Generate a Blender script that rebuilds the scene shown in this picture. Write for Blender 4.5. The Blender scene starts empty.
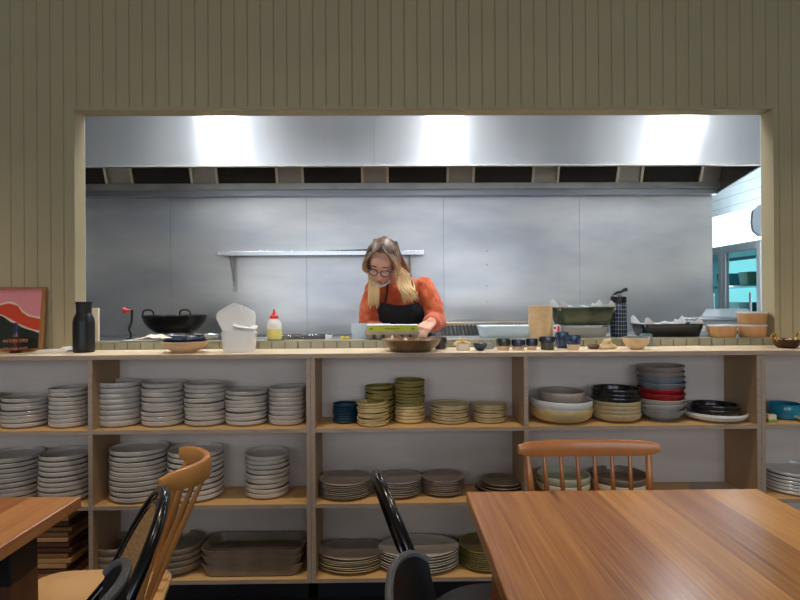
import bpy, bmesh, math, random
from mathutils import Vector, Matrix, Euler
random.seed(7)
PI = math.pi
scn = bpy.context.scene
COL = scn.collection

# ------------------------------------------------------------------ camera
FPX = 566.0
TH, ROLL, PITCH = 0.0131, 0.0061, 0.0017
EYE = Vector((0, 0, 1.25))
fw = Vector((math.sin(TH), math.cos(TH), PITCH)).normalized()
r0 = Vector((math.cos(TH), -math.sin(TH), 0))
u0 = r0.cross(fw).normalized()
rt = (r0 - ROLL*u0).normalized()
up = rt.cross(fw).normalized()
cam_d = bpy.data.cameras.new('camera'); cam = bpy.data.objects.new('camera', cam_d); COL.objects.link(cam)
cam_d.sensor_width = 36; cam_d.lens = FPX/800*36; cam_d.clip_start = 0.02
cam.matrix_world = Matrix(((rt.x, up.x, -fw.x, EYE.x), (rt.y, up.y, -fw.y, EYE.y), (rt.z, up.z, -fw.z, EYE.z), (0, 0, 0, 1)))
scn.camera = cam

def P(px, py, Y):
    """point of the place seen at (px,py) that stands Y metres away"""
    d = fw + rt*((px-400)/FPX) + up*((300-py)/FPX)
    return EYE + d*(Y/d.y)
def X(px, Y): return P(px, 301, Y).x
def Z(px, py, Y): return P(px, py, Y).z

# ------------------------------------------------------------------ materials
def lin(c):
    def f(v):
        v /= 255.0
        return v/12.92 if v <= .04045 else ((v+.055)/1.055)**2.4
    return (f(c[0]), f(c[1]), f(c[2]), 1)
MATS = {}
def mat(name, col, rough=.5, metal=0, col2=None, scale=8, stretch=(1, 1, 1), contrast=(.35, .65), bump=0, bscale=None,
        trans=0, emit=None, estr=0, coat=0, alpha=1, aniso=0, speck=None, detail=4, ior=1.45, sheen=0, spec=.5):
    if name in MATS: return MATS[name]
    m = bpy.data.materials.new(name); m.use_nodes = True; MATS[name] = m
    nt = m.node_tree; N = nt.nodes; L = nt.links; b = N['Principled BSDF']
    b.inputs['Base Color'].default_value = lin(col); b.inputs['Roughness'].default_value = rough
    b.inputs['Metallic'].default_value = metal; b.inputs['Transmission Weight'].default_value = trans
    b.inputs['IOR'].default_value = ior; b.inputs['Coat Weight'].default_value = coat; b.inputs['Coat Roughness'].default_value = .12
    b.inputs['Specular IOR Level'].default_value = spec
    b.inputs['Alpha'].default_value = alpha; b.inputs['Sheen Weight'].default_value = sheen
    if emit: b.inputs['Emission Color'].default_value = lin(emit); b.inputs['Emission Strength'].default_value = estr
    tc = N.new('ShaderNodeTexCoord'); mp = N.new('ShaderNodeMapping'); L.new(tc.outputs['Object'], mp.inputs[0])
    mp.inputs['Scale'].default_value = stretch
    n = N.new('ShaderNodeTexNoise'); n.inputs['Scale'].default_value = scale; n.inputs['Detail'].default_value = detail
    L.new(mp.outputs[0], n.inputs['Vector'])
    out = None
    if col2:
        r = N.new('ShaderNodeValToRGB'); r.color_ramp.elements[0].position = contrast[0]; r.color_ramp.elements[1].position = contrast[1]
        r.color_ramp.elements[0].color = lin(col); r.color_ramp.elements[1].color = lin(col2)
        L.new(n.outputs[0], r.inputs[0]); out = r.outputs[0]
    if speck:
        s = N.new('ShaderNodeTexNoise'); s.inputs['Scale'].default_value = speck[1]; s.inputs['Detail'].default_value = 1
        L.new(tc.outputs['Object'], s.inputs['Vector'])
        sr = N.new('ShaderNodeValToRGB'); sr.color_ramp.elements[0].position = speck[2]; sr.color_ramp.elements[1].position = speck[2]+.04
        L.new(s.outputs[0], sr.inputs[0])
        mx = N.new('ShaderNodeMix'); mx.data_type = 'RGBA'; L.new(sr.outputs[0], mx.inputs[0])
        if out: L.new(out, mx.inputs[6])
        else: mx.inputs[6].default_value = lin(col)
        mx.inputs[7].default_value = lin(speck[0]); out = mx.outputs[2]
    if out: L.new(out, b.inputs['Base Color'])
    if bump:
        bn = N.new('ShaderNodeTexNoise'); bn.inputs['Scale'].default_value = bscale or scale*3; bn.inputs['Detail'].default_value = 3
        L.new(mp.outputs[0], bn.inputs['Vector'])
        bp = N.new('ShaderNodeBump'); bp.inputs['Strength'].default_value = 1; bp.inputs['Distance'].default_value = bump
        L.new(bn.outputs[0], bp.inputs['Height']); L.new(bp.outputs[0], b.inputs['Normal'])
    if aniso:
        b.inputs['Anisotropic'].default_value = abs(aniso)
        tg = N.new('ShaderNodeCombineXYZ'); tg.inputs[2].default_value = 1; L.new(tg.outputs[0], b.inputs['Tangent'])
    return m

def plank_mat(name, c1, c2, streak, width, grain=(18, 1.1, 18), rough=.32, off=0.0, coat=.5):
    """boards running along local Y, each of its own tone, with grain and a few dark gum streaks"""
    m = bpy.data.materials.new(name); m.use_nodes = True; nt = m.node_tree; N = nt.nodes; L = nt.links; b = N['Principled BSDF']
    tc = N.new('ShaderNodeTexCoord'); sp = N.new('ShaderNodeSeparateXYZ'); L.new(tc.outputs['Object'], sp.inputs[0])
    a = N.new('ShaderNodeMath'); a.operation = 'MULTIPLY_ADD'; a.inputs[1].default_value = 1/width; a.inputs[2].default_value = off; L.new(sp.outputs[0], a.inputs[0])
    f = N.new('ShaderNodeMath'); f.operation = 'FLOOR'; L.new(a.outputs[0], f.inputs[0])
    wn = N.new('ShaderNodeTexWhiteNoise'); wn.noise_dimensions = '1D'; L.new(f.outputs[0], wn.inputs['W'])
    cb = N.new('ShaderNodeCombineXYZ'); L.new(f.outputs[0], cb.inputs[2])
    sc = N.new('ShaderNodeVectorMath'); sc.operation = 'SCALE'; sc.inputs['Scale'].default_value = 7.3; L.new(cb.outputs[0], sc.inputs[0])
    ad = N.new('ShaderNodeVectorMath'); ad.operation = 'ADD'; L.new(tc.outputs['Object'], ad.inputs[0]); L.new(sc.outputs[0], ad.inputs[1])
    mp = N.new('ShaderNodeMapping'); mp.inputs['Scale'].default_value = grain; L.new(ad.outputs[0], mp.inputs[0])
    n = N.new('ShaderNodeTexNoise'); n.inputs['Scale'].default_value = 1.6; n.inputs['Detail'].default_value = 6; n.inputs['Distortion'].default_value = .6; L.new(mp.outputs[0], n.inputs['Vector'])
    mp3 = N.new('ShaderNodeMapping'); mp3.inputs['Scale'].default_value = (grain[0]*7, grain[1]*1.5, grain[2]); L.new(ad.outputs[0], mp3.inputs[0])
    n3 = N.new('ShaderNodeTexNoise'); n3.inputs['Scale'].default_value = 1.5; n3.inputs['Detail'].default_value = 3; L.new(mp3.outputs[0], n3.inputs['Vector'])
    av = N.new('ShaderNodeMath'); av.operation = 'MULTIPLY_ADD'; av.inputs[1].default_value = .45; L.new(n3.outputs[0], av.inputs[0])
    h0 = N.new('ShaderNodeMath'); h0.operation = 'MULTIPLY'; h0.inputs[1].default_value = .55; L.new(n.outputs[0], h0.inputs[0]); L.new(h0.outputs[0], av.inputs[2])
    mixv = N.new('ShaderNodeMath'); mixv.operation = 'MULTIPLY_ADD'; mixv.inputs[1].default_value = .5; L.new(wn.outputs['Value'], mixv.inputs[0])
    hh = N.new('ShaderNodeMath'); hh.operation = 'MULTIPLY_ADD'; hh.inputs[1].default_value = 1.6; hh.inputs[2].default_value = -.53; L.new(av.outputs[0], hh.inputs[0]); L.new(hh.outputs[0], mixv.inputs[2])
    r = N.new('ShaderNodeValToRGB'); r.color_ramp.elements[0].color = lin(c1); r.color_ramp.elements[1].color = lin(c2); r.color_ramp.elements[0].position = .15; r.color_ramp.elements[1].position = .8
    L.new(mixv.outputs[0], r.inputs[0])
    mp2 = N.new('ShaderNodeMapping'); mp2.inputs['Scale'].default_value = (grain[0]*.55, .55, 1); L.new(ad.outputs[0], mp2.inputs[0])
    n2 = N.new('ShaderNodeTexNoise'); n2.inputs['Scale'].default_value = 1.4; n2.inputs['Detail'].default_value = 2; L.new(mp2.outputs[0], n2.inputs['Vector'])
    r2 = N.new('ShaderNodeValToRGB'); r2.color_ramp.elements[0].position = .66; r2.color_ramp.elements[1].position = .72; L.new(n2.outputs[0], r2.inputs[0])
    mx = N.new('ShaderNodeMix'); mx.data_type = 'RGBA'; L.new(r2.outputs[0], mx.inputs[0]); L.new(r.outputs[0], mx.inputs[6]); mx.inputs[7].default_value = lin(streak)
    # fine joint line between boards
    fr = N.new('ShaderNodeMath'); fr.operation = 'FRACT'; L.new(a.outputs[0], fr.inputs[0])
    ls = N.new('ShaderNodeMath'); ls.operation = 'LESS_THAN'; ls.inputs[1].default_value = .012; L.new(fr.outputs[0], ls.inputs[0])
    lm = N.new('ShaderNodeMath'); lm.operation = 'MULTIPLY'; lm.inputs[1].default_value = .6; L.new(ls.outputs[0], lm.inputs[0])
    mx2 = N.new('ShaderNodeMix'); mx2.data_type = 'RGBA'; L.new(lm.outputs[0], mx2.inputs[0]); L.new(mx.outputs[2], mx2.inputs[6]); mx2.inputs[7].default_value = lin(streak)
    L.new(mx2.outputs[2], b.inputs['Base Color']); b.inputs['Roughness'].default_value = rough
    b.inputs['Coat Weight'].default_value = coat; b.inputs['Coat Roughness'].default_value = .16
    return m

paint = mat('olive_paint', (178, 164, 128), .6, col2=(172, 158, 123), scale=3)
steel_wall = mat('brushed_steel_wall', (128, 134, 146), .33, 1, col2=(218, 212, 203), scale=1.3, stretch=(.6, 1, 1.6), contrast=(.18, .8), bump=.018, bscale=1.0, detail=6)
steel_hood = mat('brushed_steel_hood', (184, 186, 190), .29, 1, col2=(190, 190, 192), scale=2, stretch=(3, 1, .5), bump=.003, bscale=1.2, aniso=.96)
steel = mat('stainless_steel', (190, 190, 192), .25, 1)
steel_dull = mat('dull_steel', (165, 160, 150), .4, 1, col2=(185, 180, 172), scale=4)
black_filter = mat('mesh_filter', (34, 30, 24), .6, .4, col2=(58, 50, 38), scale=160, contrast=(.45, .6))
ply = mat('pale_plywood', (206, 192, 182), .55, col2=(222, 210, 200), scale=2.2, stretch=(1.2, 1, 5), contrast=(.3, .7), detail=6)
ply_edge = mat('plywood_edge', (178, 158, 140), .6, col2=(154, 134, 118), scale=6, stretch=(2, 1, 60), contrast=(.4, .6))
ply_side = mat('plywood_side', (188, 158, 122), .5, col2=(170, 140, 106), scale=2.5, stretch=(1, 1, .25), contrast=(.3, .7), detail=6)
shelfwood = mat('shelf_veneer', (216, 178, 122), .45, col2=(202, 162, 108), scale=2.5, stretch=(.3, 3, 1), contrast=(.3, .7), detail=6)
topwood = mat('counter_veneer', (238, 218, 190), .4, col2=(228, 206, 174), scale=2.5, stretch=(.3, 4, 1), contrast=(.3, .7), detail=6)
table_wood = plank_mat('table_timber', (164, 104, 52), (230, 170, 98), (84, 50, 28), .137, off=.33)
table_wood2 = plank_mat('side_table_timber', (156, 94, 50), (212, 148, 88), (80, 46, 24), .15, off=.2)
leg_wood = mat('leg_timber', (104, 62, 38), .5, col2=(84, 48, 28), scale=4, stretch=(3, 3, .4))
chair_wood = mat('honey_beech', (196, 128, 72), .32, col2=(176, 108, 58), scale=4, stretch=(2, 2, .6), detail=6, coat=.3)
chair_wood2 = mat('light_oak', (206, 148, 84), .35, col2=(190, 130, 70), scale=4, stretch=(2, 2, .6), detail=6, coat=.2)
seat_wood = mat('pale_seat_wood', (222, 180, 128), .4, col2=(208, 164, 112), scale=3, stretch=(.6, 3, 1), detail=6)
black_lacquer = mat('black_lacquer', (14, 15, 18), .22, coat=.4)
black_satin = mat('black_satin', (22, 22, 24), .42)
black_soft = mat('black_plywood', (30, 29, 29), .5)
grey_edge = mat('grey_edge_band', (92, 94, 98), .45)
cane = mat('woven_cane', (205, 165, 115), .6, col2=(120, 85, 55), scale=260, contrast=(.42, .56), bump=.001)
floor_m = mat('dark_floorboards', (44, 36, 32), .4, col2=(28, 24, 22), scale=3, stretch=(5, .5, 1))
concrete = mat('kitchen_floor_tile', (120, 116, 110), .6, col2=(96, 94, 90), scale=5)
white_paint = mat('white_paint', (225, 225, 222), .6)
warm_white = mat('warm_white_paint', (214, 208, 196), .7)
glaze_grey = mat('grey_glaze', (200, 192, 184), .28, col2=(186, 178, 170), scale=14, speck=((110, 104, 96), 420, .66), coat=.2)
glaze_pale = mat('pale_glaze', (216, 208, 198), .25, col2=(202, 194, 184), scale=14, speck=((140, 132, 122), 420, .68), coat=.2)
glaze_taupe = mat('taupe_glaze', (176, 162, 152), .35, col2=(160, 146, 136), scale=12, speck=((90, 80, 74), 400, .64))
glaze_white = mat('white_glaze', (222, 222, 220), .22, coat=.3)
glaze_olive = mat('mustard_olive_glaze', (150, 136, 80), .4, col2=(132, 118, 66), scale=16, speck=((96, 84, 46), 400, .62))
glaze_cream = mat('cream_glaze', (214, 192, 138), .4, col2=(196, 172, 116), scale=16)
glaze_sand = mat('sand_glaze', (196, 180, 142), .4, col2=(176, 158, 120), scale=12, speck=((120, 100, 74), 400, .64))
glaze_teal = mat('deep_teal_glaze', (18, 70, 92), .3, col2=(12, 50, 70), scale=12, coat=.2)
glaze_cyan = mat('turquoise_glaze', (30, 140, 165), .2, col2=(18, 112, 140), scale=10, coat=.3)
glaze_black = mat('black_glaze', (30, 29, 30), .22, col2=(44, 40, 40), scale=8, coat=.3)
glaze_red = mat('red_glaze', (186, 44, 46), .3, col2=(150, 28, 34), scale=10, coat=.2)
glaze_brown = mat('brown_glaze', (120, 82, 56), .35, col2=(84, 56, 40), scale=10, coat=.2)
glaze_umber = mat('umber_glaze', (146, 128, 108), .35, col2=(122, 106, 88), scale=10, coat=.2)
glaze_mocha = mat('bronze_glaze', (150, 116, 76), .35, col2=(100, 74, 48), scale=9, coat=.3)
glaze_navy = mat('navy_glaze', (28, 44, 72), .22, col2=(18, 30, 54), scale=14, coat=.4)
glaze_blue = mat('mottled_blue_glaze', (60, 88, 124), .25, col2=(26, 44, 76), scale=40, coat=.3)
glaze_green = mat('forest_green_glaze', (70, 86, 58), .2, col2=(40, 52, 34), scale=9, coat=.5)
clay = mat('bare_cream_clay', (224, 196, 158), .6, col2=(212, 182, 144), scale=12)
kraft = mat('kraft_board', (206, 156, 104), .7, col2=(196, 144, 92), scale=20)
paper = mat('white_paper', (236, 234, 230), .7)
papertowel = mat('brown_paper_towel', (222, 190, 146), .8, col2=(210, 178, 134), scale=40)
clear = mat('clear_plastic', (240, 245, 250), .08, trans=.9, ior=1.3)
clear_thin = mat('glass_pane', (225, 240, 240), .02, trans=1, ior=1.05)
frost = mat('milky_plastic', (250, 249, 246), .35, trans=.12, ior=1.2)
plastic_blue = mat('translucent_blue_plastic', (226, 240, 250), .3, trans=.1, ior=1.2)
pulp = mat('egg_carton_pulp', (176, 162, 146), .85, col2=(160, 146, 130), scale=30)
lime = mat('lime_label', (178, 186, 40), .5, col2=(160, 170, 30), scale=6)
red_p = mat('red_plastic', (210, 34, 30), .3)
mustard = mat('pale_yellow_sauce', (224, 208, 120), .4)
orange_cloth = mat('rust_orange_fabric', (214, 102, 52), .75, col2=(190, 80, 38), scale=22, bump=.006, bscale=16, sheen=.2)
black_cloth = mat('black_apron_cloth', (24, 25, 28), .8, col2=(32, 33, 37), scale=30, bump=.004, bscale=14)
skin = mat('skin', (224, 172, 146), .5, col2=(214, 156, 132), scale=14)
lips = mat('lip_skin', (184, 92, 84), .45)
gold_brass = mat('brass', (200, 150, 60), .25, 1)
copper = mat('dark_copper', (86, 64, 48), .35, .85, col2=(62, 46, 36), scale=12)
iron = mat('black_iron', (32, 31, 30), .35, .6, col2=(50, 47, 44), scale=10)
denim = mat('dark_trousers', (34, 36, 44), .8)

# ------------------------------------------------------------------ mesh helpers
def BM(): return bmesh.new()
def box(bm, x0, x1, y0, y1, z0, z1):
    v = [bm.verts.new(p) for p in ((x0,y0,z0),(x1,y0,z0),(x1,y1,z0),(x0,y1,z0),(x0,y0,z1),(x1,y0,z1),(x1,y1,z1),(x0,y1,z1))]
    for f in ((0,3,2,1),(4,5,6,7),(0,1,5,4),(1,2,6,5),(2,3,7,6),(3,0,4,7)): bm.faces.new([v[i] for i in f])
    return v
def hexa(bm, bot, top):
    v = [bm.verts.new(p) for p in list(bot)+list(top)]; n = len(bot)
    bm.faces.new(v[:n][::-1]); bm.faces.new(v[n:])
    for i in range(n): bm.faces.new((v[i], v[(i+1)%n], v[n+(i+1)%n], v[n+i]))
def lathe(bm, prof, seg=40, c=(0,0,0), sx=1, sy=1, wob=0, ph=0):
    rings = []
    for (r, z) in prof:
        if r < 1e-5: rings.append([bm.verts.new((c[0], c[1], c[2]+z))])
        else:
            ring = []
            for i in range(seg):
                a = 2*PI*i/seg; k = 1+wob*math.sin(3*a+ph)+wob*.6*math.sin(5*a+ph*2)
                ring.append(bm.verts.new((c[0]+r*k*sx*math.cos(a), c[1]+r*k*sy*math.sin(a), c[2]+z)))
            rings.append(ring)
    for A, B in zip(rings, rings[1:]):
        for i in range(seg):
            j = (i+1) % seg
            if len(A) == 1 and len(B) == 1: continue
            if len(A) == 1: bm.faces.new((A[0], B[j], B[i]))
            elif len(B) == 1: bm.faces.new((A[i], A[j], B[0]))
            else: bm.faces.new((A[i], A[j], B[j], B[i]))
    for R in (rings[0], rings[-1]):
        if len(R) > 1:
            try: bm.faces.new(R if R is rings[-1] else R[::-1])
            except ValueError: pass
def tube(bm, pts, rad, seg=10, flat=None, cap=True, up=(0,0,1)):
    """round bar through pts; rad number or list; flat=(a,b) stretches the section along side / up axes"""
    pts = [Vector(p) for p in pts]; n = len(pts)
    rad = [rad]*n if not isinstance(rad, (list, tuple)) else rad
    rings = []; prev = None
    for i, p in enumerate(pts):
        t = (pts[min(i+1, n-1)]-pts[max(i-1, 0)]).normalized()
        if prev is None:
            u = Vector(up); u = u - t*u.dot(t)
            if u.length < 1e-3: u = Vector((0,1,0)); u = u - t*u.dot(t)
        else: u = prev - t*prev.dot(t)
        u.normalize(); prev = u; s = t.cross(u)
        fa, fb = flat or (1, 1)
        rings.append([bm.verts.new(p + s*math.cos(2*PI*k/seg)*rad[i]*fa + u*math.sin(2*PI*k/seg)*rad[i]*fb) for k in range(seg)])
    for A, B in zip(rings, rings[1:]):
        for k in range(seg): bm.faces.new((A[k], A[(k+1)%seg], B[(k+1)%seg], B[k]))
    if cap: bm.faces.new(rings[0][::-1]); bm.faces.new(rings[-1])
def smoothpath(pts, n=6):
    P_ = [Vector(p) for p in pts]; Q = [P_[0]*2-P_[1]] + P_ + [P_[-1]*2-P_[-2]]; out = []
    for i in range(1, len(Q)-2):
        a, b, c, d = Q[i-1], Q[i], Q[i+1], Q[i+2]
        for k in range(n):
            t = k/n
            out.append(.5*((2*b)+(c-a)*t+(2*a-5*b+4*c-d)*t*t+(3*b-a-3*c+d)*t*t*t))
    out.append(P_[-1]); return out
def rrect(w, d, r, n=5):
    o = []
    for cx, cy, a0 in ((w/2-r, d/2-r, 0), (-w/2+r, d/2-r, PI/2), (-w/2+r, -d/2+r, PI), (w/2-r, -d/2+r, 1.5*PI)):
        for i in range(n+1):
            a = a0+PI/2*i/n; o.append((cx+r*math.cos(a), cy+r*math.sin(a)))
    return o
def loft(bm, loops, cap=(True, True), close=True):
    R = [[bm.verts.new(p) for p in l] for l in loops]; n = len(R[0])
    for A, B in zip(R, R[1:]):
        for i in range(n if close else n-1): bm.faces.new((A[i], A[(i+1)%n], B[(i+1)%n], B[i]))
    if cap[0]: bm.faces.new(R[0][::-1])
    if cap[1]: bm.faces.new(R[-1])
def tray(bm, w, d, h, r=.03, t=.004, taper=.85, c=(0,0,0), floor=None):
    """open rounded rectangular dish"""
    ls = []
    for k, z in ((taper*.94, 0), (taper, .08*h), (1, h), ((w-2*t)/w, h), (taper*.97*(w-2*t)/w, floor or .12*h)):
        ls.append([(c[0]+x, c[1]+y, c[2]+z) for x, y in rrect(w*k, d*k if d*k > 2*r*.8 else d, min(r, d*k*.49))])
    loft(bm, ls)
def ell(bm, c, r, rot=(0,0,0), seg=20):
    M = Matrix.Translation(Vector(c)) @ Euler(rot).to_matrix().to_4x4() @ Matrix.Diagonal((r[0], r[1], r[2], 1))
    bmesh.ops.create_uvsphere(bm, u_segments=seg, v_segments=seg//2+2, radius=1, matrix=M)
def caps(bm, a, b, ra, rb, seg=16):
    a = Vector(a); b = Vector(b)
    d = (b-a); L = d.length
    if L < 1e-6: ell(bm, a, (ra,)*3); return
    q = d.to_track_quat('Z', 'Y').to_matrix().to_4x4(); M = Matrix.Translation(a) @ q
    prof = []
    for i in range(7): t = -PI/2+PI/2*i/6; prof.append((ra*math.cos(t), ra*math.sin(t)))
    for i in range(7): t = PI/2*i/6; prof.append((rb*math.cos(t), L+rb*math.sin(t)))
    b2 = BM(); prof[0] = (0, -ra); prof[-1] = (0, L+rb); lathe(b2, prof, seg); b2.transform(M)
    me = bpy.data.meshes.new('tmp'); b2.to_mesh(me); b2.free(); bm.from_mesh(me); bpy.data.meshes.remove(me)
def mesh_of(name, bm, m, smooth=False):
    bmesh.ops.recalc_face_normals(bm, faces=bm.faces)
    me = bpy.data.meshes.new(name); bm.to_mesh(me); bm.free()
    for mm in (m if isinstance(m, (list, tuple)) else [m]): me.materials.append(mm)
    if smooth:
        me.polygons.foreach_set('use_smooth', [True]*len(me.polygons)); 
        try: me.set_sharp_from_angle(angle=math.radians(38))
        except Exception: pass
    return me
def obj(name, bm, m, parent=None, smooth=False, bevel=0, loc=None):
    o = bpy.data.objects.new(name, mesh_of(name, bm, m, smooth)); COL.objects.link(o)
    if parent: o.parent = parent
    if loc: o.location = loc
    if bevel:
        b = o.modifiers.new('bevel', 'BEVEL'); b.width = bevel; b.segments = 2; b.limit_method = 'ANGLE'; b.angle_limit = .7
    return o
def tag(o, label, cat, group=None, kind=None):
    o['label'] = label; o['category'] = cat
    if group: o['group'] = group
    if kind: o['kind'] = kind
    return o
def thing(name, label, cat, loc=(0,0,0), rz=0, group=None):
    o = bpy.data.objects.new(name, None); COL.objects.link(o); o.location = loc; o.rotation_euler = (0,0,rz)
    o.empty_display_size = .05
    return tag(o, label, cat, group)
def struct(name, bm, m, **k):
    o = obj(name, bm, m, **k)
    if not o.parent: o['kind'] = 'structure'
    return o
def copy_tree(o, parent=None):
    c = o.copy(); COL.objects.link(c)
    if parent: c.parent = parent
    for ch in list(o.children): copy_tree(ch, c)
    return c

# ------------------------------------------------------------------ key distances
YB = 2.35            # bookcase front
YW = 2.615           # dining face of the wall
YK = 2.705           # kitchen face of the wall
YS = 4.40            # steel rear wall
YH = 3.80            # hood front
ZC = 1.034           # top of the bookcase
ZS = 1.070           # top of the tiled sill
XL, XR = -2.62, 2.85 # dining side walls
OX0, OX1 = X(75, YW), X(774.5, YW)
OZ1 = Z(392, 109.3, YW)

# ------------------------------------------------------------------ room shell
bm = BM(); box(bm, -3.6, 3.6, -3.6, YW+.04, -.05, 0); struct('floor', bm, floor_m)
bm = BM(); box(bm, -3.6, 3.6, YW+.05, 6.6, -.05, 0); struct('floor_kitchen', bm, concrete)
bm = BM(); box(bm, -3.6, 3.6, -3.6, YW, 3.0, 3.1); struct('ceiling', bm, mat('dark_ceiling', (112, 106, 94), .8))
bm = BM(); box(bm, -3.6, 3.6, YK, 6.6, 2.95, 3.05); struct('ceiling_kitchen', bm, white_paint)
# clad wall with the pass opening
bm = BM()
def clad(x0, x1, z0, z1, flat_top=False):
    s = .0602; g = .0035; pts = []
    k = math.ceil(x0/s)
    pts.append((x0, YW))
    while k*s < x1:
        xc = k*s
        if xc-g > x0 and xc+g < x1: pts += [(xc-g, YW), (xc, YW+.005), (xc+g, YW)]
        k += 1
    pts.append((x1, YW))
    lo = [bm.verts.new((a, b, z0)) for a, b in pts]; hi = [bm.verts.new((a, b, z1)) for a, b in pts]
    for i in range(len(pts)-1): bm.faces.new((lo[i], lo[i+1], hi[i+1], hi[i]))
e = .012
clad(-3.6, OX0-e, 0, 3.0); clad(OX1+e, 3.6, 0, 3.0); clad(OX0-e, OX1+e, OZ1+e, 3.0)
t0 = .0055
box(bm, -3.6, OX0, YW+t0, YK, 0, 3.0); box(bm, OX1, 3.6, YW+t0, YK, 0, 3.0)
box(bm, OX0, OX1, YW+t0, YK, OZ1, 3.0); box(bm, OX0, OX1, YW+t0, YK, 0, ZC)
# plain border round the opening, flush with the boards
box(bm, OX0-e, OX0, YW-.0005, YW+t0, 0, OZ1+e); box(bm, OX1, OX1+e, YW-.0005, YW+t0, 0, OZ1+e); box(bm, OX0, OX1, YW-.0005, YW+t0, OZ1, OZ1+e)
struct('wall_front', bm, paint)
bm = BM(); e1 = YK+.006
box(bm, -3.5, OX0-.002, YK, e1, 0, 2.95); box(bm, OX1+.002, 3.45, YK, e1, 0, 2.95); box(bm, OX0-.002, OX1+.002, YK, e1, OZ1+.002, 2.95); box(bm, OX0-.002, OX1+.002, YK, e1, 0, ZC)
struct('wall_kitchen_front', bm, white_paint)
# tiled sill
tile_m = mat('olive_sill_tile', (158, 154, 130), .3, col2=(146, 142, 118), scale=9, coat=.3)
grout = mat('sill_grout', (70, 68, 54), .8)
bm = BM(); box(bm, OX0, OX1, YW+.004, YK, ZC, ZS-.004); struct('trim_sill_bed', bm, grout)
bm = BM()
w = .060; x = OX0+.001
while x < OX1-.005:
    x1 = min(x+w-.004, OX1-.001); box(bm, x, x1, YW-.004, YW+.004, ZC+.0005, ZS-.006); x += w
box(bm, OX0+.001, OX1-.001, YW-.004, YK, ZS-.006, ZS)
struct('trim_sill', bm, tile_m, bevel=.0012)
for nm, x in (('wall_left', -3.6), ('wall_right', 3.5)):
    bm = BM(); box(bm, x, x+.1, -3.6, YW, 0, 3.0); struct(nm, bm, warm_white)
# dining rear wall with wide windows (behind the camera)
bm = BM()
box(bm, -3.6, 3.6, -3.7, -3.6, 0, .8); box(bm, -3.6, 3.6, -3.7, -3.6, 2.6, 3.0)
for a, b in ((-3.6, -2.9), (-.25, .25), (2.9, 3.6)): box(bm, a, b, -3.7, -3.6, .8, 2.6)
struct('wall_rear', bm, warm_white)
for i, (a, b) in enumerate(((-2.9, -.25), (.25, 2.9))):
    bm = BM()
    for x in (a, (a+b)/2-.025, b-.05): box(bm, x, x+.05, -3.68, -3.62, .8, 2.6)
    box(bm, a+.05, b-.05, -3.68, -3.62, .8, .85); box(bm, a+.05, b-.05, -3.68, -3.62, 2.55, 2.6)
    struct('window_%d' % (i+1), bm, black_satin)
# kitchen shell
bm = BM()
tx = mat('white_wall_tile', (236, 240, 242), .2, coat=.4)
box(bm, -3.6, -3.5, YK, 6.6, 0, 2.95)
struct('wall_kitchen_left', bm, white_paint)
bm = BM(); box(bm, 3.46, 3.56, YK, 6.6, 0, 2.95); struct('wall_kitchen_right', bm, mat('tile_grout', (150, 156, 160), .8))
bm = BM()
y = YK+.02
while y < 6.5:
    z = 1.0
    while z < 2.94:
        box(bm, 3.452, 3.46, y, y+.196, z, min(z+.096, 2.95)); z += .1
    y += .2
struct('trim_wall_tiles', bm, tx)
bm = BM(); box(bm, -3.6, 3.6, 6.6, 6.7, 0, 2.95); struct('wall_kitchen_rear', bm, white_paint)
# steel-lined wall, seams where sheets meet
bm = BM(); XE = X(713, YS)
box(bm, -3.5, XE, YS+.004, YS+.1, 0, 2.95); struct('wall_kitchen_back', bm, mat('seam_steel', (90, 88, 86), .5, .8))
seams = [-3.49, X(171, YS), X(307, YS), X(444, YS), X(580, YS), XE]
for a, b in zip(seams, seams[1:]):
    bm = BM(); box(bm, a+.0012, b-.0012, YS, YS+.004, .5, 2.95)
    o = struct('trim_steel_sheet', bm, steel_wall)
for (px, py) in ((489.5, 234.3), (487, 251), (487, 265), (487, 286), (487, 301), (234, 217), (684, 241.5)):
    c = P(px, py, YS); bm = BM(); lathe(bm, [(0, 0), (.007, 0), (.006, .004), (0, .005)], 12)
    bm.transform(Matrix.Translation((c.x, YS, c.z)) @ Matrix.Rotation(PI/2, 4, 'X'))
    struct('trim_screw', bm, steel_dull)

# ------------------------------------------------------------------ exhaust hood
hx0, hx1 = -3.45, X(713, YS)-.0
hood = thing('exhaust_hood', 'long stainless steel exhaust hood above the kitchen, with dark grease filters', 'exhaust hood', (0, YH, 2.16))
def hbox(name, m, *b, bevel=0, parent=None):
    bm = BM(); box(bm, b[0], b[1], b[2]-YH, b[3]-YH, b[4]-2.16, b[5]-2.16); return obj(name, bm, m, parent or hood, bevel=bevel)
zf = Z(392, 164.3, YH)
xs = X(375.5, YH)
hbox('front_panel', steel_hood, hx0, xs-.001, YH, YH+.02, zf, 2.94)
hbox('front_panel', steel_hood, xs+.001, hx1, YH, YH+.02, zf, 2.94)
hbox('lower_lip', steel_dull, hx0, hx1, YH-.004, YH+.03, zf-.012, zf)
zg = Z(392, 195.2, YS-.08); zg2 = Z(392, 189.2, YS-.1); zg3 = Z(392, 183.2, YS-.1)
hbox('gutter', mat('gutter_steel', (150, 152, 158), .28, 1), hx0, hx1, YS-.085, YS-.002, zg, zg2)
hbox('filter_ledge', steel_dull, hx0, hx1, YS-.11, YS-.002, zg2+.001, zg3)
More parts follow.
